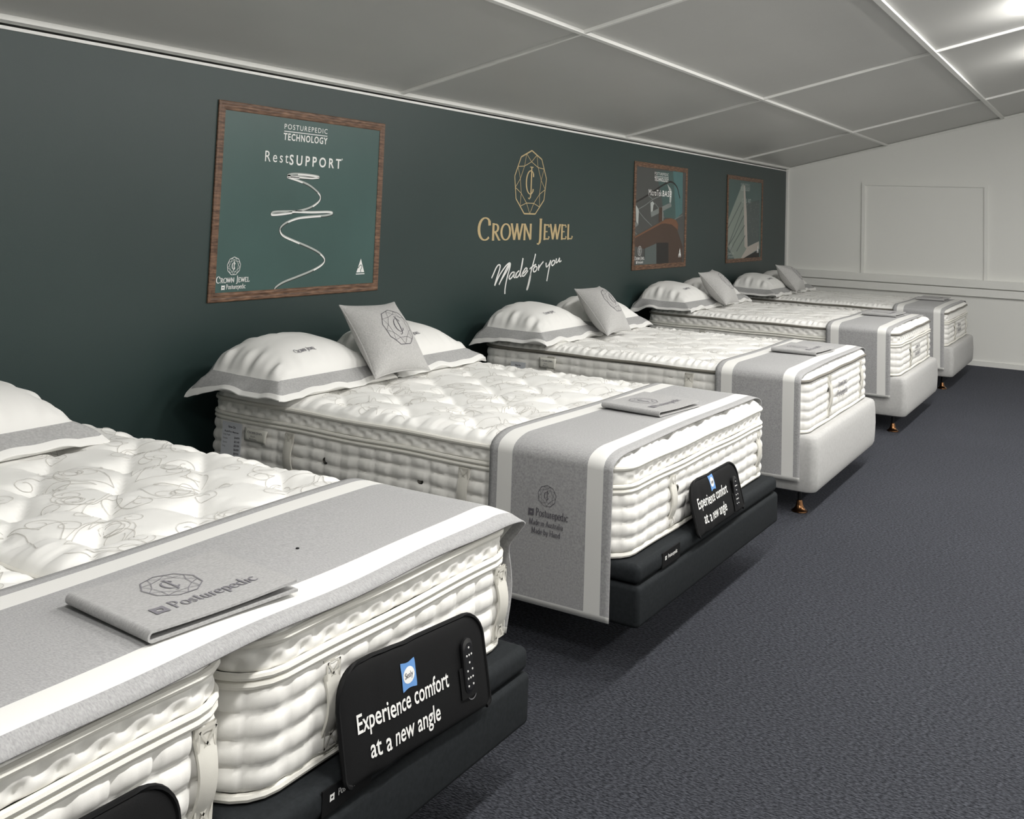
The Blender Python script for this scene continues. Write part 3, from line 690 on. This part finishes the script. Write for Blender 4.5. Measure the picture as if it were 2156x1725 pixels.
    for sd in sides:
        for xx in (-a + .50, a - .65): strap(np.array([xx, sd * b]), np.array([0, float(sd)]), zlo, zhi)
    if vents:
        for sd in sides:
            for xx in (-a + .70, a - .85):
                v = MB().lathe([(.002, 0), (.013, 0), (.014, .004), (.010, .006), (.006, .004), (.001, .004)], n=14)
                vo = v.build('vent', MT['steel'], t, loc=(xx, sd * (b + .001), ztop_border * .56)); vo.rotation_euler = (R(-90 * sd), 0, 0)
        v = MB().lathe([(.002, 0), (.013, 0), (.014, .004), (.010, .006), (.006, .004), (.001, .004)], n=14)
        vo = v.build('vent', MT['steel'], t, loc=(a + .001, -b + .46, ztop_border * .66)); vo.rotation_euler = (0, R(90), 0)
    if text:
        zz = ztop_border * .42
        fn = lambda x, y, h: (a + .012, x, zz + y)
        put(merge2d(serif_text('CROWN JEWEL', .22, .030, .02, .052, True, thick=.2, thin=.1), serif_text('Posturepedic', .25, .036, .02, 0, thick=.2, thin=.1)), fn, MT['ink2'], 'embroidery', t)
    B = Bed(); B.t = t; B.W = W; B.a = a; B.b = b; B.zt = zt; B.D = D; B.loc = Vector(loc); B.rz = rz; B.smooth = smooth_z; B.top = top_z
    return B

def make_adjustable_base(label, loc, rz, W, side=0):
    t = empty('adjustable_bed_base', label, 'bed base', loc, rz, 'charcoal adjustable bed bases')
    xa, xb = -1.06, 1.075; b = W / 2
    MB().softbox((xa, -b, .175), (xb, b, .311), .016, 4).build('lower_frame', MT['charcoal'], t)
    MB().softbox((xa + .01, -b + .004, .315), (xb - .004, b - .004, .379), .022, 4).build('deck', MT['charcoal'], t)
    for x in (-.75, .25):
        for y in (-b + .40, b - .30):
            MB().lathe([(.02, 0), (.028, .0), (.028, .02), (.02, .03), (.02, .18)], n=14).build('leg', MT['blackplastic'], t, loc=(x, y, 0))
    lb = MB().box((xb - .006, -b + .20, .322), (xb - .0025, -b + .36, .373)).build('fabric_label', MT['black'], t, smooth=False)
    put(merge2d(serif_text('Posturepedic', .085, .013, .022, .004, thick=.2, thin=.1), logo_mark2d(.016, -.040, .009)), lambda x, y, h: (xb - .002, -b + .27 + x, .342 + y), MT['printwhite'], 'lettering', lb)
    MB().box((xa + .2, -b + .03, .25), (xb - .1, b - .03, .312)).build('inner_frame', MT['black'], t, smooth=False)
    return t
def make_ensemble_base(label, loc, rz, W, zt):
    t = empty('upholstered_bed_base', label, 'bed base', loc, rz, 'light grey upholstered bed bases')
    b = W / 2; z0 = .125; r = .045
    prof = [(z0, .030), (z0 + .008, .012), (z0 + .03, .003), (z0 + .08, 0), (z0 + .15, -.003), (zt - .06, 0), (zt - .02, .004), (zt - .006, .012), (zt, .028)]
    Pm = np.array([[(x, y, z) for x, y in rrect(1.065 - i, b - i, r, 6)] for z, i in prof])
    Pm[:, :, 0] += .005
    m = MB().grid(Pm, cv=True, flip=True); n = Pm.shape[1]; m.add(Pm[0], [list(range(n))[::-1]]); m.add(Pm[-1], [list(range(n))])
    m.build('upholstered_body', MT['lightbase'], t)
    for x in (-.93, .955):
        for y in (-b + .12, b - .30):
            if x > 0 and y > 0: x = .72
            MB().lathe([(.011, .060), (.011, .130)], n=10).build('leg_stem', MT['blackplastic'], t, loc=(x, y, 0))  # stem coloured black to stand in for the deep shade under the base
            MB().lathe([(.038, 0), (.043, .003), (.042, .008), (.034, .013), (.024, .024), (.018, .040), (.015, .056), (.012, .062), (.002, .063)], n=24).build('foot', MT['bronze'], t, loc=(x, y, 0))
    return t

def make_runner(label, B, x0, x1, zl, zr, Wtot=None, yoff=0.0, ripple=0.0, group='grey bed runners with cream bands'):
    """cloth strip laid across a mattress; x0, x1 in mattress coordinates, zl/zr lower ends on the two sides"""
    W = Wtot or B.W; b = W / 2; a = B.a; t = empty('bed_runner', label, 'bed runner', B.loc, B.rz, group)
    t.location = B.loc + Matrix.Rotation(B.rz, 3, 'Z') @ Vector((0, yoff, 0))
    hem, cr = .034, .062
    xs = np.unique(np.concatenate([np.linspace(x0, x0 + hem, 3), np.linspace(x0 + hem, x0 + hem + cr, 4), np.linspace(x0 + hem + cr, x1 - hem - cr, 16), np.linspace(x1 - hem - cr, x1 - hem, 4), np.linspace(x1 - hem, x1, 3)]).round(5))
    clr = .026
    path = [(-1, z) for z in np.linspace(zl, B.zt - .004, 26)]
    es = np.concatenate([np.linspace(.0, .14, 16), np.linspace(.14, W + 2 * clr - .14, 44)[1:-1], np.linspace(W + 2 * clr - .14, W + 2 * clr, 16)])
    path += [(0, e) for e in es]
    path += [(1, z) for z in np.linspace(B.zt - .004, zr, 20)]
    G = np.zeros((len(path), len(xs), 3))
    for j, x in enumerate(xs):
        qx = .35 + .65 * float(q_edge(a - abs(x) + .012, .12)) if abs(x) < a + .012 else .35
        for i, (k, q) in enumerate(path):
            dz = 0
            if k == 0:
                y = -b - clr + q
                ee = min(q, W + 2 * clr - q)
                z = B.zt + .006 + (B.D + .002) * float(q_edge(ee, .13)) * qx + .0025 * math.sin(y * 5 + x * 9) * min(1, ee / .1) + .004 * math.sin(y * 3.1 + 1) * (1 if j > len(xs) - 3 else 0)
                if ripple: z += ripple * math.sin(y * 11 + 1.3) * (j / len(xs)) ** 4
            else:
                dz = (B.zt - q); y = k * (b + clr + (.004 if k > 0 else .0012) * math.sin(q * 9 + x * 7) * min(1, dz / .1)); z = q
                if k > 0: y += .012 * math.sin(q * 22 + x * 5) * min(1, dz / .08)
            G[i, j] = (x - (.045 * min(1, dz / .06) if k > 0 else 0), y, z)
    def mat(i, j):
        xm = (xs[j] + xs[j + 1]) / 2
        if i < 1 or i >= len(path) - 2: return 1
        if hem < xm - x0 < hem + cr or hem < x1 - xm < hem + cr: return 1
        return 0
    m = MB().grid(G, mat=mat, flip=True)
    o = m.build('cloth', [MT['greyfab'], MT['cream']], t, angle=70)
    so = o.modifiers.new('thickness', 'SOLIDIFY'); so.thickness = .004; so.offset = 1.0
    t['_'] = 0; del t['_']
    return t, (b + clr)

def make_folder(label, B, cx, cy, rz, lx=.275, ly=.355, group='folded grey cloth brochures'):
    """a soft two-leaf cover lying on a runner; local x towards the foot of the bed, y along the bed width"""
    t = empty('cloth_folder', label, 'folder', (0, 0, 0), 0, group)
    z = B.zt + B.D + .016
    p = Matrix.Rotation(B.rz, 3, 'Z') @ Vector((cx, cy, 0)); t.location = (B.loc.x + p.x, B.loc.y + p.y, B.loc.z + z); t.rotation_euler = (0, 0, B.rz + rz)
    th = .005; rf = .009; y0 = -ly / 2
    c = []   # centre line in (y, z): lower leaf -> fold -> upper leaf
    c += [(y, th / 2 + .001) for y in np.linspace(ly / 2, y0 + rf, 14)]
    c += [(y0 + rf - rf * math.sin(q), th / 2 + .001 + rf * (1 - math.cos(q))) for q in np.linspace(.3, math.pi - .3, 7)]
    c += [(y, th / 2 + .001 + 2 * rf - .004 * math.sin(math.pi * (y - y0) / ly) + .002 * (y - y0) / ly) for y in np.linspace(y0 + rf, ly / 2 - .004, 14)]
    c = np.array(c); T = np.gradient(c, axis=0); T /= np.linalg.norm(T, axis=1)[:, None]; Nn = np.stack([-T[:, 1], T[:, 0]], 1) * th / 2
    loop = np.vstack([c + Nn, (c - Nn)[::-1]])
    xs = np.linspace(-lx / 2, lx / 2, 7)
    G = np.array([[(x, y, zz + .004 * (abs(x) / (lx / 2)) ** 2 * 0) for y, zz in loop] for x in xs])
    m = MB().grid(G, cv=True); n = len(c)
    for e in (0, -1): m.add(np.concatenate([G[e, :n], G[e, n:][::-1]]), [(i, i + 1, n + i + 1, n + i) for i in range(n - 1)])
    o = m.build('cover', MT['folder'], t, angle=50)
    fz = th + 2 * rf + .0012
    def fn(x, y, h):   # artwork x runs along +y of the folder, artwork up runs towards the head of the bed (-x)
        return (-y, x, fz + .0012 - .004 * math.sin(math.pi * (x - y0) / ly) + .002 * (x - y0) / ly)
    put(emblem2d(.062, -.01, .035, 1.0), fn, MT['ink2'], 'logo', t)
    put(serif_text('Posturepedic', .20, .034, .025, -.075, thick=.16, thin=.06), fn, MT['ink2'], 'lettering', t)
    put(logo_mark2d(.036, -.105, -.064), fn, MT['ink2'], 'logo', t)
    return t

def make_pillow(label, loc, rz, mirror=1, seed=0, T=.135, tw=(.40, .275), drop=0.02, hang=0.0, group='white pillows with grey bands'):
    """pillow in a flanged case; local y across the bed, +x towards the foot, z=0 is the mattress surface"""
    t = empty('pillow', label, 'pillow', loc, rz, group)
    B, A = tw; ib, ia = B - .085, A - .080; rg = np.random.default_rng(seed + 3)
    nv, nu = 81, 61
    v = np.linspace(-1, 1, nv); u = np.linspace(-1, 1, nu)
    def grow(q, i, o):      # denser sampling across the flange
        return q * o
    Y, X = np.meshgrid(v * B, u * A, indexing='ij')
    # rounded corners pulled in a little
    ph = rg.uniform(0, 6, 8)
    def surf(Y, X):
        fy = np.clip(np.abs(Y) / ib, 0, 1); fx = np.clip(np.abs(X + .02) / (ia + .02), 0, 1)
        body = (1 - fy ** 2.8) ** .58 * (1 - fx ** 2.6) ** .58
        skew = 1 - .22 * (X / A)                                    # fuller towards the wall
        h = T * body * skew
        dy = (B - np.abs(Y)) ; dx = (A - np.abs(X))
        e = np.minimum(dy - .085, dx - .08)                          # distance inside the band
        wr = np.where(dy - .085 < dx - .08, X, Y)
        k = np.where(dy - .085 < dx - .08, 1.6, .6)
        fold = k * .0055 * (np.sin(wr * 62 + ph[0]) + .6 * np.sin(wr * 105 + ph[1])) * np.exp(-((e - .03) / .045) ** 2)
        h = h + fold * (body > 0.02)
        fl = np.clip(-e / .08, 0, 1)                                 # 0 at the seam, 1 at the edge
        wave = fl * (.010 * np.sin(wr * 15 + ph[2]) + .006 * np.sin(wr * 31 + ph[3]))
        lift = .058 * (1 - fl) ** .8
        h = h + np.maximum(wave, -.006) + lift + .012
        corner = np.clip(np.abs(Y) / B - .78, 0, 1) * np.clip(np.abs(X) / A - .7, 0, 1) / .066
        h = h - .006 * corner
        back = np.clip((-X / A - .15) / .85, 0, 1)
        h = h + drop * back * (1 - np.clip(np.abs(Y) / B - .8, 0, 1) * 5)     # lifted by the wall
        if hang:                                                      # outer end that overhangs the mattress droops
            o = np.clip((-mirror * Y - (B - .11)) / .11, 0, 1) * np.clip((-X / A - .2) / .5, 0, 1)
            h = h - hang * o ** 1.3
        return h
    H = surf(Y, X)
    def mat(i, j):
        y = abs(Y[i, j] + Y[i + 1, j]) / 2; x = abs(X[i, j] + X[i, j + 1]) / 2
        e = min(B - y, A - x)
        return 2 if e < .019 else (1 if e < .080 else 0)
    # snap grid lines onto the band edges so the colour borders stay straight
    def snap(q, O):
        q = q * O
        for lim in (.019, .080):
            for sg in (-1, 1):
                i = np.argmin(np.abs(q - sg * (O - lim))); q[i] = sg * (O - lim)
        return q
    vy = snap(v, B); ux = snap(u, A); Y, X = np.meshgrid(vy, ux, indexing='ij'); H = surf(Y, X)
    m = MB().grid(np.stack([X, Y, H], 2), mat=mat, flip=True)
    # underside
    H2 = np.minimum(H - .006, .004 + drop * np.clip((-X / A - .15) / .85, 0, 1) * .6); H2[0, :] = H[0, :] - .004; H2[-1, :] = H[-1, :] - .004; H2[:, 0] = H[:, 0] - .004; H2[:, -1] = H[:, -1] - .004
    m.grid(np.stack([X, Y, H2], 2), mat=2)
    for a_, b_ in ((np.stack([X[0], Y[0], H[0]], 1), np.stack([X[0], Y[0], H2[0]], 1)), (np.stack([X[-1], Y[-1], H[-1]], 1), np.stack([X[-1], Y[-1], H2[-1]], 1)),
                   (np.stack([X[:, 0], Y[:, 0], H[:, 0]], 1), np.stack([X[:, 0], Y[:, 0], H2[:, 0]], 1)), (np.stack([X[:, -1], Y[:, -1], H[:, -1]], 1), np.stack([X[:, -1], Y[:, -1], H2[:, -1]], 1))):
        m.grid(np.stack([a_, b_], 1), mat=2)
    m.build('pillowcase', [MT['linen'], MT['bandgrey'], MT['linen']], t, angle=80)
    def fn(x, y, h):
        yy, xx = np.array([x - .08]), np.array([.125 - y]); return (float(xx[0]), float(yy[0]), float(surf(yy, xx)[0]) + .0022)
    put(serif_text('CROWN JEWEL', .135, .021, 0, 0, True, thick=.19, thin=.09), fn, MT['ink2'], 'embroidery', t)
    return t

def make_cushion(label, corners, origin, group='square grey cushions with a gem emblem'):
    """corners (bottom-left, bottom-right, top-right, top-left) as seen from the foot of the bed, world coordinates"""
    t = empty('cushion', label, 'cushion', origin, 0, group)
    bl, br, tr, tl = [np.array(c, float) - np.array(origin) for c in corners]
    n = 41; g = np.sin(np.linspace(-1, 1, n) * math.pi / 2)
    def P(u, v, side, lift=0.0):
        uu = u * (1 - .10 * (1 - v * v)); vv = v * (1 - .10 * (1 - u * u))
        s, q = (uu + 1) / 2, (vv + 1) / 2
        p = bl * (1 - s) * (1 - q) + br * s * (1 - q) + tr * s * q + tl * (1 - s) * q
        bulge = .092 * ((1 - abs(u) ** 2.2) * (1 - abs(v) ** 2.2)) ** .62
        wr = .0025 * math.sin(9 * u + 4 * v) * (1 - u * u) * (1 - v * v)
        return p + NN * (side * (bulge + .004) + wr + lift)
    NN = np.cross(br - bl, tl - bl); NN /= np.linalg.norm(NN)
    m = MB()
    Gf = np.array([[P(u, v, 1) for v in g] for u in g]); Gb = np.array([[P(u, v, -1) for v in g] for u in g])
    m.grid(Gf); m.grid(Gb, flip=True)
    for k in (0, -1):
        m.grid(np.stack([Gf[k], Gb[k]], 1)); m.grid(np.stack([Gf[:, k], Gb[:, k]], 1))
    m.build('cover', MT['cush'], t, angle=60)
    rim = np.concatenate([Gf[:, 0] + Gb[:, 0], (Gf[-1] + Gb[-1])[1:], ((Gf[:, -1] + Gb[:, -1])[::-1])[1:], ((Gf[0] + Gb[0])[::-1])[1:-1]]) / 2
    MB().tube(rim, .0042, 6, True).build('seam_piping', MT['cush'], t)
    put(emblem2d(.56, .10, .02, .72), lambda x, y, h: P(x, y, 1, .0014), MT['ink'], 'emblem', t)
    return t

def make_pouch(label, x, y0, y1, z0, z1, sag=.03, lean=.03, group='black slogan covers hung on the bed foot'):
    """black fabric cover standing on the bed base against the mattress end; front faces +x"""
    w = y1 - y0; h = z1 - z0; t = empty('slogan_cover', label, 'fabric cover', (x, y0 + w / 2, z0), 0, group)
    def depth(a, c): return -lean * c / h - sag * 0
    def front(a, c, lift=0.0):     # a across (-w/2..w/2), c up (0..h)
        f = a / w + .5
        z = c - sag * f
        bul = .009 * (max(0, 1 - (2 * a / w) ** 4) ** .5) * (max(0, 1 - (2 * c / h - 1) ** 4) ** .5)
        crease = .004 * math.exp(-((a + w * .28 - c * .5) / .03) ** 2) - .003 * math.exp(-((a + w * .36 - c * .2) / .025) ** 2)
        return (depth(a, c) + bul + crease + .006 + lift, a, z)
    rt, rb = .075, .018
    def half(c):
        if c > h - rt: k = (c - (h - rt)) / rt; return w / 2 - rt * (1 - math.sqrt(max(0, 1 - k * k)))
        if c < rb: k = (rb - c) / rb; return w / 2 - rb * (1 - math.sqrt(max(0, 1 - k * k)))
        return w / 2
    cs = np.concatenate([np.linspace(0, rb, 5), np.linspace(rb, h - rt, 10)[1:], (h - rt) + rt * np.sin(np.linspace(0, math.pi / 2, 9))[1:]])
    us = np.linspace(-1, 1, 41)
    Gf = np.array([[front(u * half(c), c) for u in us] for c in cs]); Gb = Gf.copy()
    for i, c in enumerate(cs):
        for j, u in enumerate(us): Gb[i, j, 0] = depth(0, c)
    m = MB().grid(Gf); m.grid(Gb, flip=True)
    for k in (0, -1): m.grid(np.stack([Gf[k], Gb[k]], 1)); m.grid(np.stack([Gf[:, k], Gb[:, k]], 1))
    m.build('cover', MT['black'], t, angle=60)
    ed = np.concatenate([Gf[:, 0], Gf[-1][1:-1], Gf[::-1, -1]])
    MB().tube(ed + (.0, 0, 0), .0055, 6).build('binding', MT['black'], t)
    fn = lambda X, Y, hh: front(X, Y, .0016)
    k = w / .53
    put(fit('Experience comfort', .318 * k, .037, .012, 1.0, -.062 * k, .092), fn, MT['printwhite'], 'lettering', t)
    put(fit('at a new angle', .240 * k, .037, .012, 1.0, -.066 * k, .034), fn, MT['printwhite'], 'lettering', t)
    V, Fc = logo_mark2d(.066, -.045 * k, .158, .9); put((V, Fc), fn, MT['blue'], 'logo', t)
    q = np.linspace(0, 2 * math.pi, 24, endpoint=False)
    put((np.stack([-.045 * k + .0235 * np.cos(q), .158 + .0175 * np.sin(q)], 1), [tuple(range(24))]), lambda X, Y, hh: front(X, Y, .0018), MT['printwhite'], 'logo', t)
    put(fit('Sealy', .034, .012, .01, .95, -.045 * k, .153), lambda X, Y, hh: front(X, Y, .0026), MT['ink'], 'logo', t)
    rc = (w / 2 - .085, .060)
    put(merge2d(strokes2d([[(rc[0] + .023 * math.cos(a), rc[1] + .023 * math.sin(a)) for a in np.linspace(.3, 6.1, 20)]], .0035, .0025), strokes2d([[(rc[0] - .012, rc[1] - .004), (rc[0], rc[1] + .002), (rc[0] + .012, rc[1] - .006)]], .003, .003)), fn, MT['printgrey'], 'logo', t)
    pc = w / 2 - .098    # pocket that holds the remote
    P = np.array([[front(pc + u * .036, c, .006 * (1 - .4 * abs(u))) for u in np.linspace(-1, 1, 7)] for c in np.linspace(h - .175, h - .105, 6)])
    MB().grid(P).build('pocket', MT['black'], t)
    return t, front, (pc, h)
def make_remote(label, t, front, pc, h, group='remote controls in the black covers'):
    o = empty('remote_control', label, 'remote control', t.location, 0, group)
    cz = h - .105; hl = .062; hw = .021
    p0 = np.array(front(pc, cz, .003))
    V = []
    for dx, k in ((0, 1.0), (.006, 1.0), (.009, .85)):
        V.append([(p0[0] + dx - .03 * (zz / .2), pc + yy, p0[2] + zz) for yy, zz in [(q[0] * k, q[1] * k) for q in rrect(hw, hl, .020, 6)]])
    P = np.array(V); m = MB().grid(P, cv=True); n = P.shape[1]; m.add(P[-1], [list(range(n))]); m.add(P[0], [list(range(n))[::-1]])
    m.build('remote_body', MT['blackplastic'], o)
    for i in range(6):
        for j in (-1, 0, 1):
            if (i + j) % 2 == 0 or i in (1, 4):
                zz = .042 - i * .017; yy = j * .010
                MB().lathe([(.0026, 0), (.0026, .0012), (.0010, .0016)], n=8).build('button', MT['printwhite'], o, loc=(p0[0] + .0088 - .03 * (zz / .2), pc + yy, p0[2] + zz)).rotation_euler = (0, R(90), 0)
    return o

# ------------------------------------------------------------------ the five beds
def local(B, x, y, z):
    p = Matrix.Rotation(B.rz, 3, 'Z') @ Vector((x, y, z)); return (B.loc.x + p.x, B.loc.y + p.y, B.loc.z + p.z)
make_adjustable_base('charcoal adjustable bed base under the front half of the nearest split bed', (1.160, .945, 0), 0, 1.05)
make_adjustable_base('charcoal adjustable bed base under the far half of the nearest split bed', (1.160, 2.018, 0), 0, 1.05)
B1a = make_mattress('deep white pillow-top mattress, nearest half of the split bed, cut by the frame', (1.155, .997, .380), 0, 1.00, .235, .305, .045, 'deep', foot=(.25, .925), sides=(-1,))
B1b = make_mattress('deep white pillow-top mattress, far half of the split bed, beside the floor gap', (1.155, 2.033, .380), 0, 1.00, .235, .305, .045, 'deep', foot=(.24, .93), sides=(1,))
make_adjustable_base('wide charcoal adjustable bed base under the second bed, dark slab above the carpet', (1.165, 4.073, 0), R(-1.0), 1.53)
B2 = make_mattress('deep white pillow-top mattress of the second bed, price card on its side', (1.160, 4.073, .380), R(-1.0), 1.53, .235, .305, .045, 'deep', foot=(.41, 1.40))
make_ensemble_base('light grey upholstered bed base under the third bed, the nearest with bronze feet', (1.165, 6.340, 0), 0, 1.53, .425)
B3 = make_mattress('white mattress with one taupe edge and no pillow top, on the third bed', (1.160, 6.340, .426), 0, 1.53, None, .275, .045, 'ribbed', text=True, foot=(.50, 1.30))
make_ensemble_base('light grey upholstered bed base under the fourth bed, second from the end wall', (1.165, 8.950, 0), 0, 1.53, .420)
B4 = make_mattress('white mattress with dimpled upper border, on the fourth bed', (1.160, 8.950, .421), 0, 1.53, .230, .310, .040, 'ribbed', text=True, foot=(.50, 1.30))
make_ensemble_base('light grey upholstered bed base of the farthest bed, against the end wall', (1.165, 11.420, 0), 0, 1.53, .410)
B5 = make_mattress('white mattress on the farthest bed, beside the white end wall', (1.160, 11.420, .411), 0, 1.53, .222, .312, .040, 'ribbed', text=True, foot=(.50, 1.30))

Bw = Bed(); Bw.W = 2.04; Bw.a = B1a.a; Bw.zt = B1a.zt; Bw.D = B1a.D; Bw.loc = Vector((1.155, 1.515, .380)); Bw.rz = 0; Bw.smooth = B1a.smooth
make_runner('grey bed runner across both halves of the nearest split bed', Bw, .485, 1.035, .02, .005, ripple=.004)
_rn = [o for o in COL.objects if o.name.startswith('bed_runner')][0]
MB().lathe([(.004, 0), (.0045, .002), (.002, .003)], n=10).build('press_stud', MT['blackplastic'], _rn, loc=(1.95 - 1.155, 1.90 - 1.515, Bw.zt + Bw.D + .013))
def side_print(t, yo, xc, zc0):
    fn = lambda x, y, h: (xc + x, -yo - .0065, zc0 + y)
    put(emblem2d(.037, .0, .055, 1.0), fn, MT['ink'], 'logo', t)
    put(merge2d(serif_text('Posturepedic', .128, .026, .022, -.018, thick=.18, thin=.07), logo_mark2d(.026, -.062, -.008)), fn, MT['ink'], 'logo', t)
    put(merge2d(serif_text('Made in Australia', .135, .019, 0, -.050, thick=.17, thin=.07), serif_text('Made by Hand', .115, .019, 0, -.079, thick=.17, thin=.07)), fn, MT['ink'], 'lettering', t)
t, yo = make_runner('grey bed runner with dark printed gem emblem on its hanging side, second bed', B2, .490, .985, -.197, .02)
side_print(t, yo, .735, .125)
make_runner('grey bed runner on the third bed, hanging almost to the bronze foot', B3, .525, .995, -.236, .02)
make_runner('grey bed runner on the fourth bed, second from the end wall', B4, .49, .965, -.155, .02)
make_runner('grey bed runner with creased hanging side on the farthest bed', B5, .53, .995, -.215, .02)

make_folder('folded grey cloth folder with gem logo on the nearest bed runner', Bw, 1.985 - 1.155, 1.53 - 1.515, R(-6))
make_folder('folded grey cloth folder lying on the second bed runner', B2, 1.900 - 1.160, 4.15 - 4.073, R(-6))
make_folder('folded grey cloth folder lying on the third bed runner', B3, 1.935 - 1.160, 6.42 - 6.340, R(-4))
make_folder('folded grey cloth folder lying on the fourth bed runner', B4, 1.875 - 1.160, 9.22 - 8.950, R(-3))
make_folder('folded grey cloth folder on the farthest bed runner, near the end wall', B5, 1.90 - 1.160, 11.72 - 11.420, R(-3))

ZT = .012
make_pillow('white pillow with grey band on the nearest split bed, cut by the left frame edge', (.44, 1.945, .735), 0, 1, 1, hang=0)
make_pillow('white pillow at the near side of the second bed, grey band drooping over the edge', (.385, 3.605, .735), 0, 1, 2, hang=.04)
make_pillow('white pillow at the far side of the second bed, behind the cushion', (.375, 4.415, .735), 0, -1, 3)
make_pillow('white pillow at the near side of the third bed, under the copper slat poster', (.370, 5.900, .746), 0, 1, 4, hang=.05)
make_pillow('white pillow at the far side of the third bed, half hidden by the cushion', (.370, 6.740, .746), 0, -1, 5)
make_pillow('white pillow at the near side of the fourth bed, its band crumpled', (.295, 8.500, .773), 0, 1, 6, hang=.04)
make_pillow('white pillow at the far side of the fourth bed, behind its leaning cushion', (.295, 9.330, .773), 0, -1, 7)
make_pillow('white pillow at the near side of the farthest bed', (.292, 10.930, .765), 0, 1, 8, hang=.03)
make_pillow('white pillow at the far side of the farthest bed, against the end wall corner', (.292, 11.760, .765), 0, -1, 9)

make_cushion('square grey cushion with dark gem emblem leaning on the second bed pillows', [(.71, 3.77, .772), (.75, 4.14, .772), (.44, 4.245, 1.065), (.44, 3.82, 1.075)], (.60, 3.99, .75))
make_cushion('square grey cushion with gem emblem leaning on the third bed pillows', [(.78, 6.07, .778), (.77, 6.46, .778), (.45, 6.616, 1.040), (.45, 6.235, 1.040)], (.60, 6.33, .755))
make_cushion('square grey cushion with faint gem emblem leaning on the fourth bed pillows', [(.68, 8.66, .81), (.67, 9.04, .81), (.42, 9.02, 1.082), (.42, 8.67, 1.066)], (.50, 8.91, .79))
make_cushion('square grey cushion with faint gem emblem leaning on the farthest bed pillows', [(.63, 11.08, .805), (.62, 11.47, .805), (.41, 11.43, 1.052), (.41, 11.04, 1.072)], (.48, 11.36, .78))

for lab, rl, args in (
    ('black slogan cover at the bottom left frame corner, cut by the frame', 'black remote control held in the cover at the bottom left frame corner', (2.243, .745, 1.325, .355, .575, .010, .045)),
    ('large black slogan cover on the foot of the nearest split bed, far half', 'black remote control with pale buttons in the large cover on the split bed', (2.243, 1.745, 2.310, .358, .580, .040, .045)),
    ('small black slogan cover on the foot of the second bed', 'black remote control in the small cover on the second bed', (2.248, 3.775, 4.315, .360, .545, .005, .050))):
    t, front, (pc, h) = make_pouch(lab, args[0], *args[1:])
    make_remote(rl, t, front, pc, h)

def sewn_label(B, x, w, h, ztop):
    y = -B.b - .017; c, s_ = math.cos(0), 0
    P = np.array([[(x + w * u, y - .004 * math.sin(math.pi * v) - .010 * (u ** 3) * v, ztop - h * v) for v in np.linspace(0, 1, 6)] for u in np.linspace(0, 1, 9)])
    o = MB().grid(P, flip=True).build('sewn_label', MT['satinlabel'], B.t)
    o.modifiers.new('thickness', 'SOLIDIFY').thickness = .0012
    fn = lambda a, b2, hh: (x + w / 2 + a - .004, y - .0085, ztop - h / 2 + b2)
    put(merge2d(serif_text('CROWN JEWEL', w * .66, h * .17, .006, h * .16, True, thick=.18, thin=.08), emblem2d(h * .10, -w * .40, h * .22, 1.5)), fn, MT['ink2'], 'lettering', o)
    put(merge2d(fit('Plush', w * .2, h * .09, .01, 1, -.005, -h * .10), fit('Mattress', w * .32, h * .09, .01, 1, -.005, -h * .30)), fn, MT['ink2'], 'lettering', o)
sewn_label(B2, -.735 - .03, .135, .055, .205)
sewn_label(B3, -.59, .115, .062, .245)
def price_card(label, B, x, w, h, ztop, rows):
    y = -B.b - .021
    o = MB().box((-w / 2, -.0012, -h), (w / 2, 0, 0)).build('price_card', MT['card'], None, smooth=False)
    o.location = local(B, x, y, ztop); o.rotation_euler = (R(-1.5), 0, B.rz); tag(o, label, 'price card', 'price cards on the mattress sides')
    fn = lambda a, b2, hh: (a, -.0018, b2)
    L = [fit('Now On', w * .36, .010, .03, 1, .0, -.024), fit('Plush/Firm Mattress', w * .72, .007, .02, 1, 0, -.043)]
    for i, (a, p) in enumerate(rows):
        z = -.060 - i * .0165
        if a:
            V, Fc = sans(a, .0095); V = V + (-w * .42, z + .004); L.append((V, Fc))
        V, Fc = sans(p, .0125, .02, 1, 1, 'RIGHT'); V = V + (w * .42, z - .006); L.append((V, Fc))
    put(merge2d(*L), fn, MT['ink'], 'lettering', o)
price_card('white price card with a printed price list on the second bed mattress side', B2, -.835, .118, .165, .215, [('Long Single', '$4499'), ('Double', '$5149'), ('Queen', '$5599'), ('King', '$6499'), ('', '$6999')])
price_card('white price card peeping over the second bed, on the third bed mattress side', B3, -.735, .105, .150, .200, [('Single', '$3499'), ('Double', '$4149'), ('Queen', '$4599'), ('King', '$5499')])
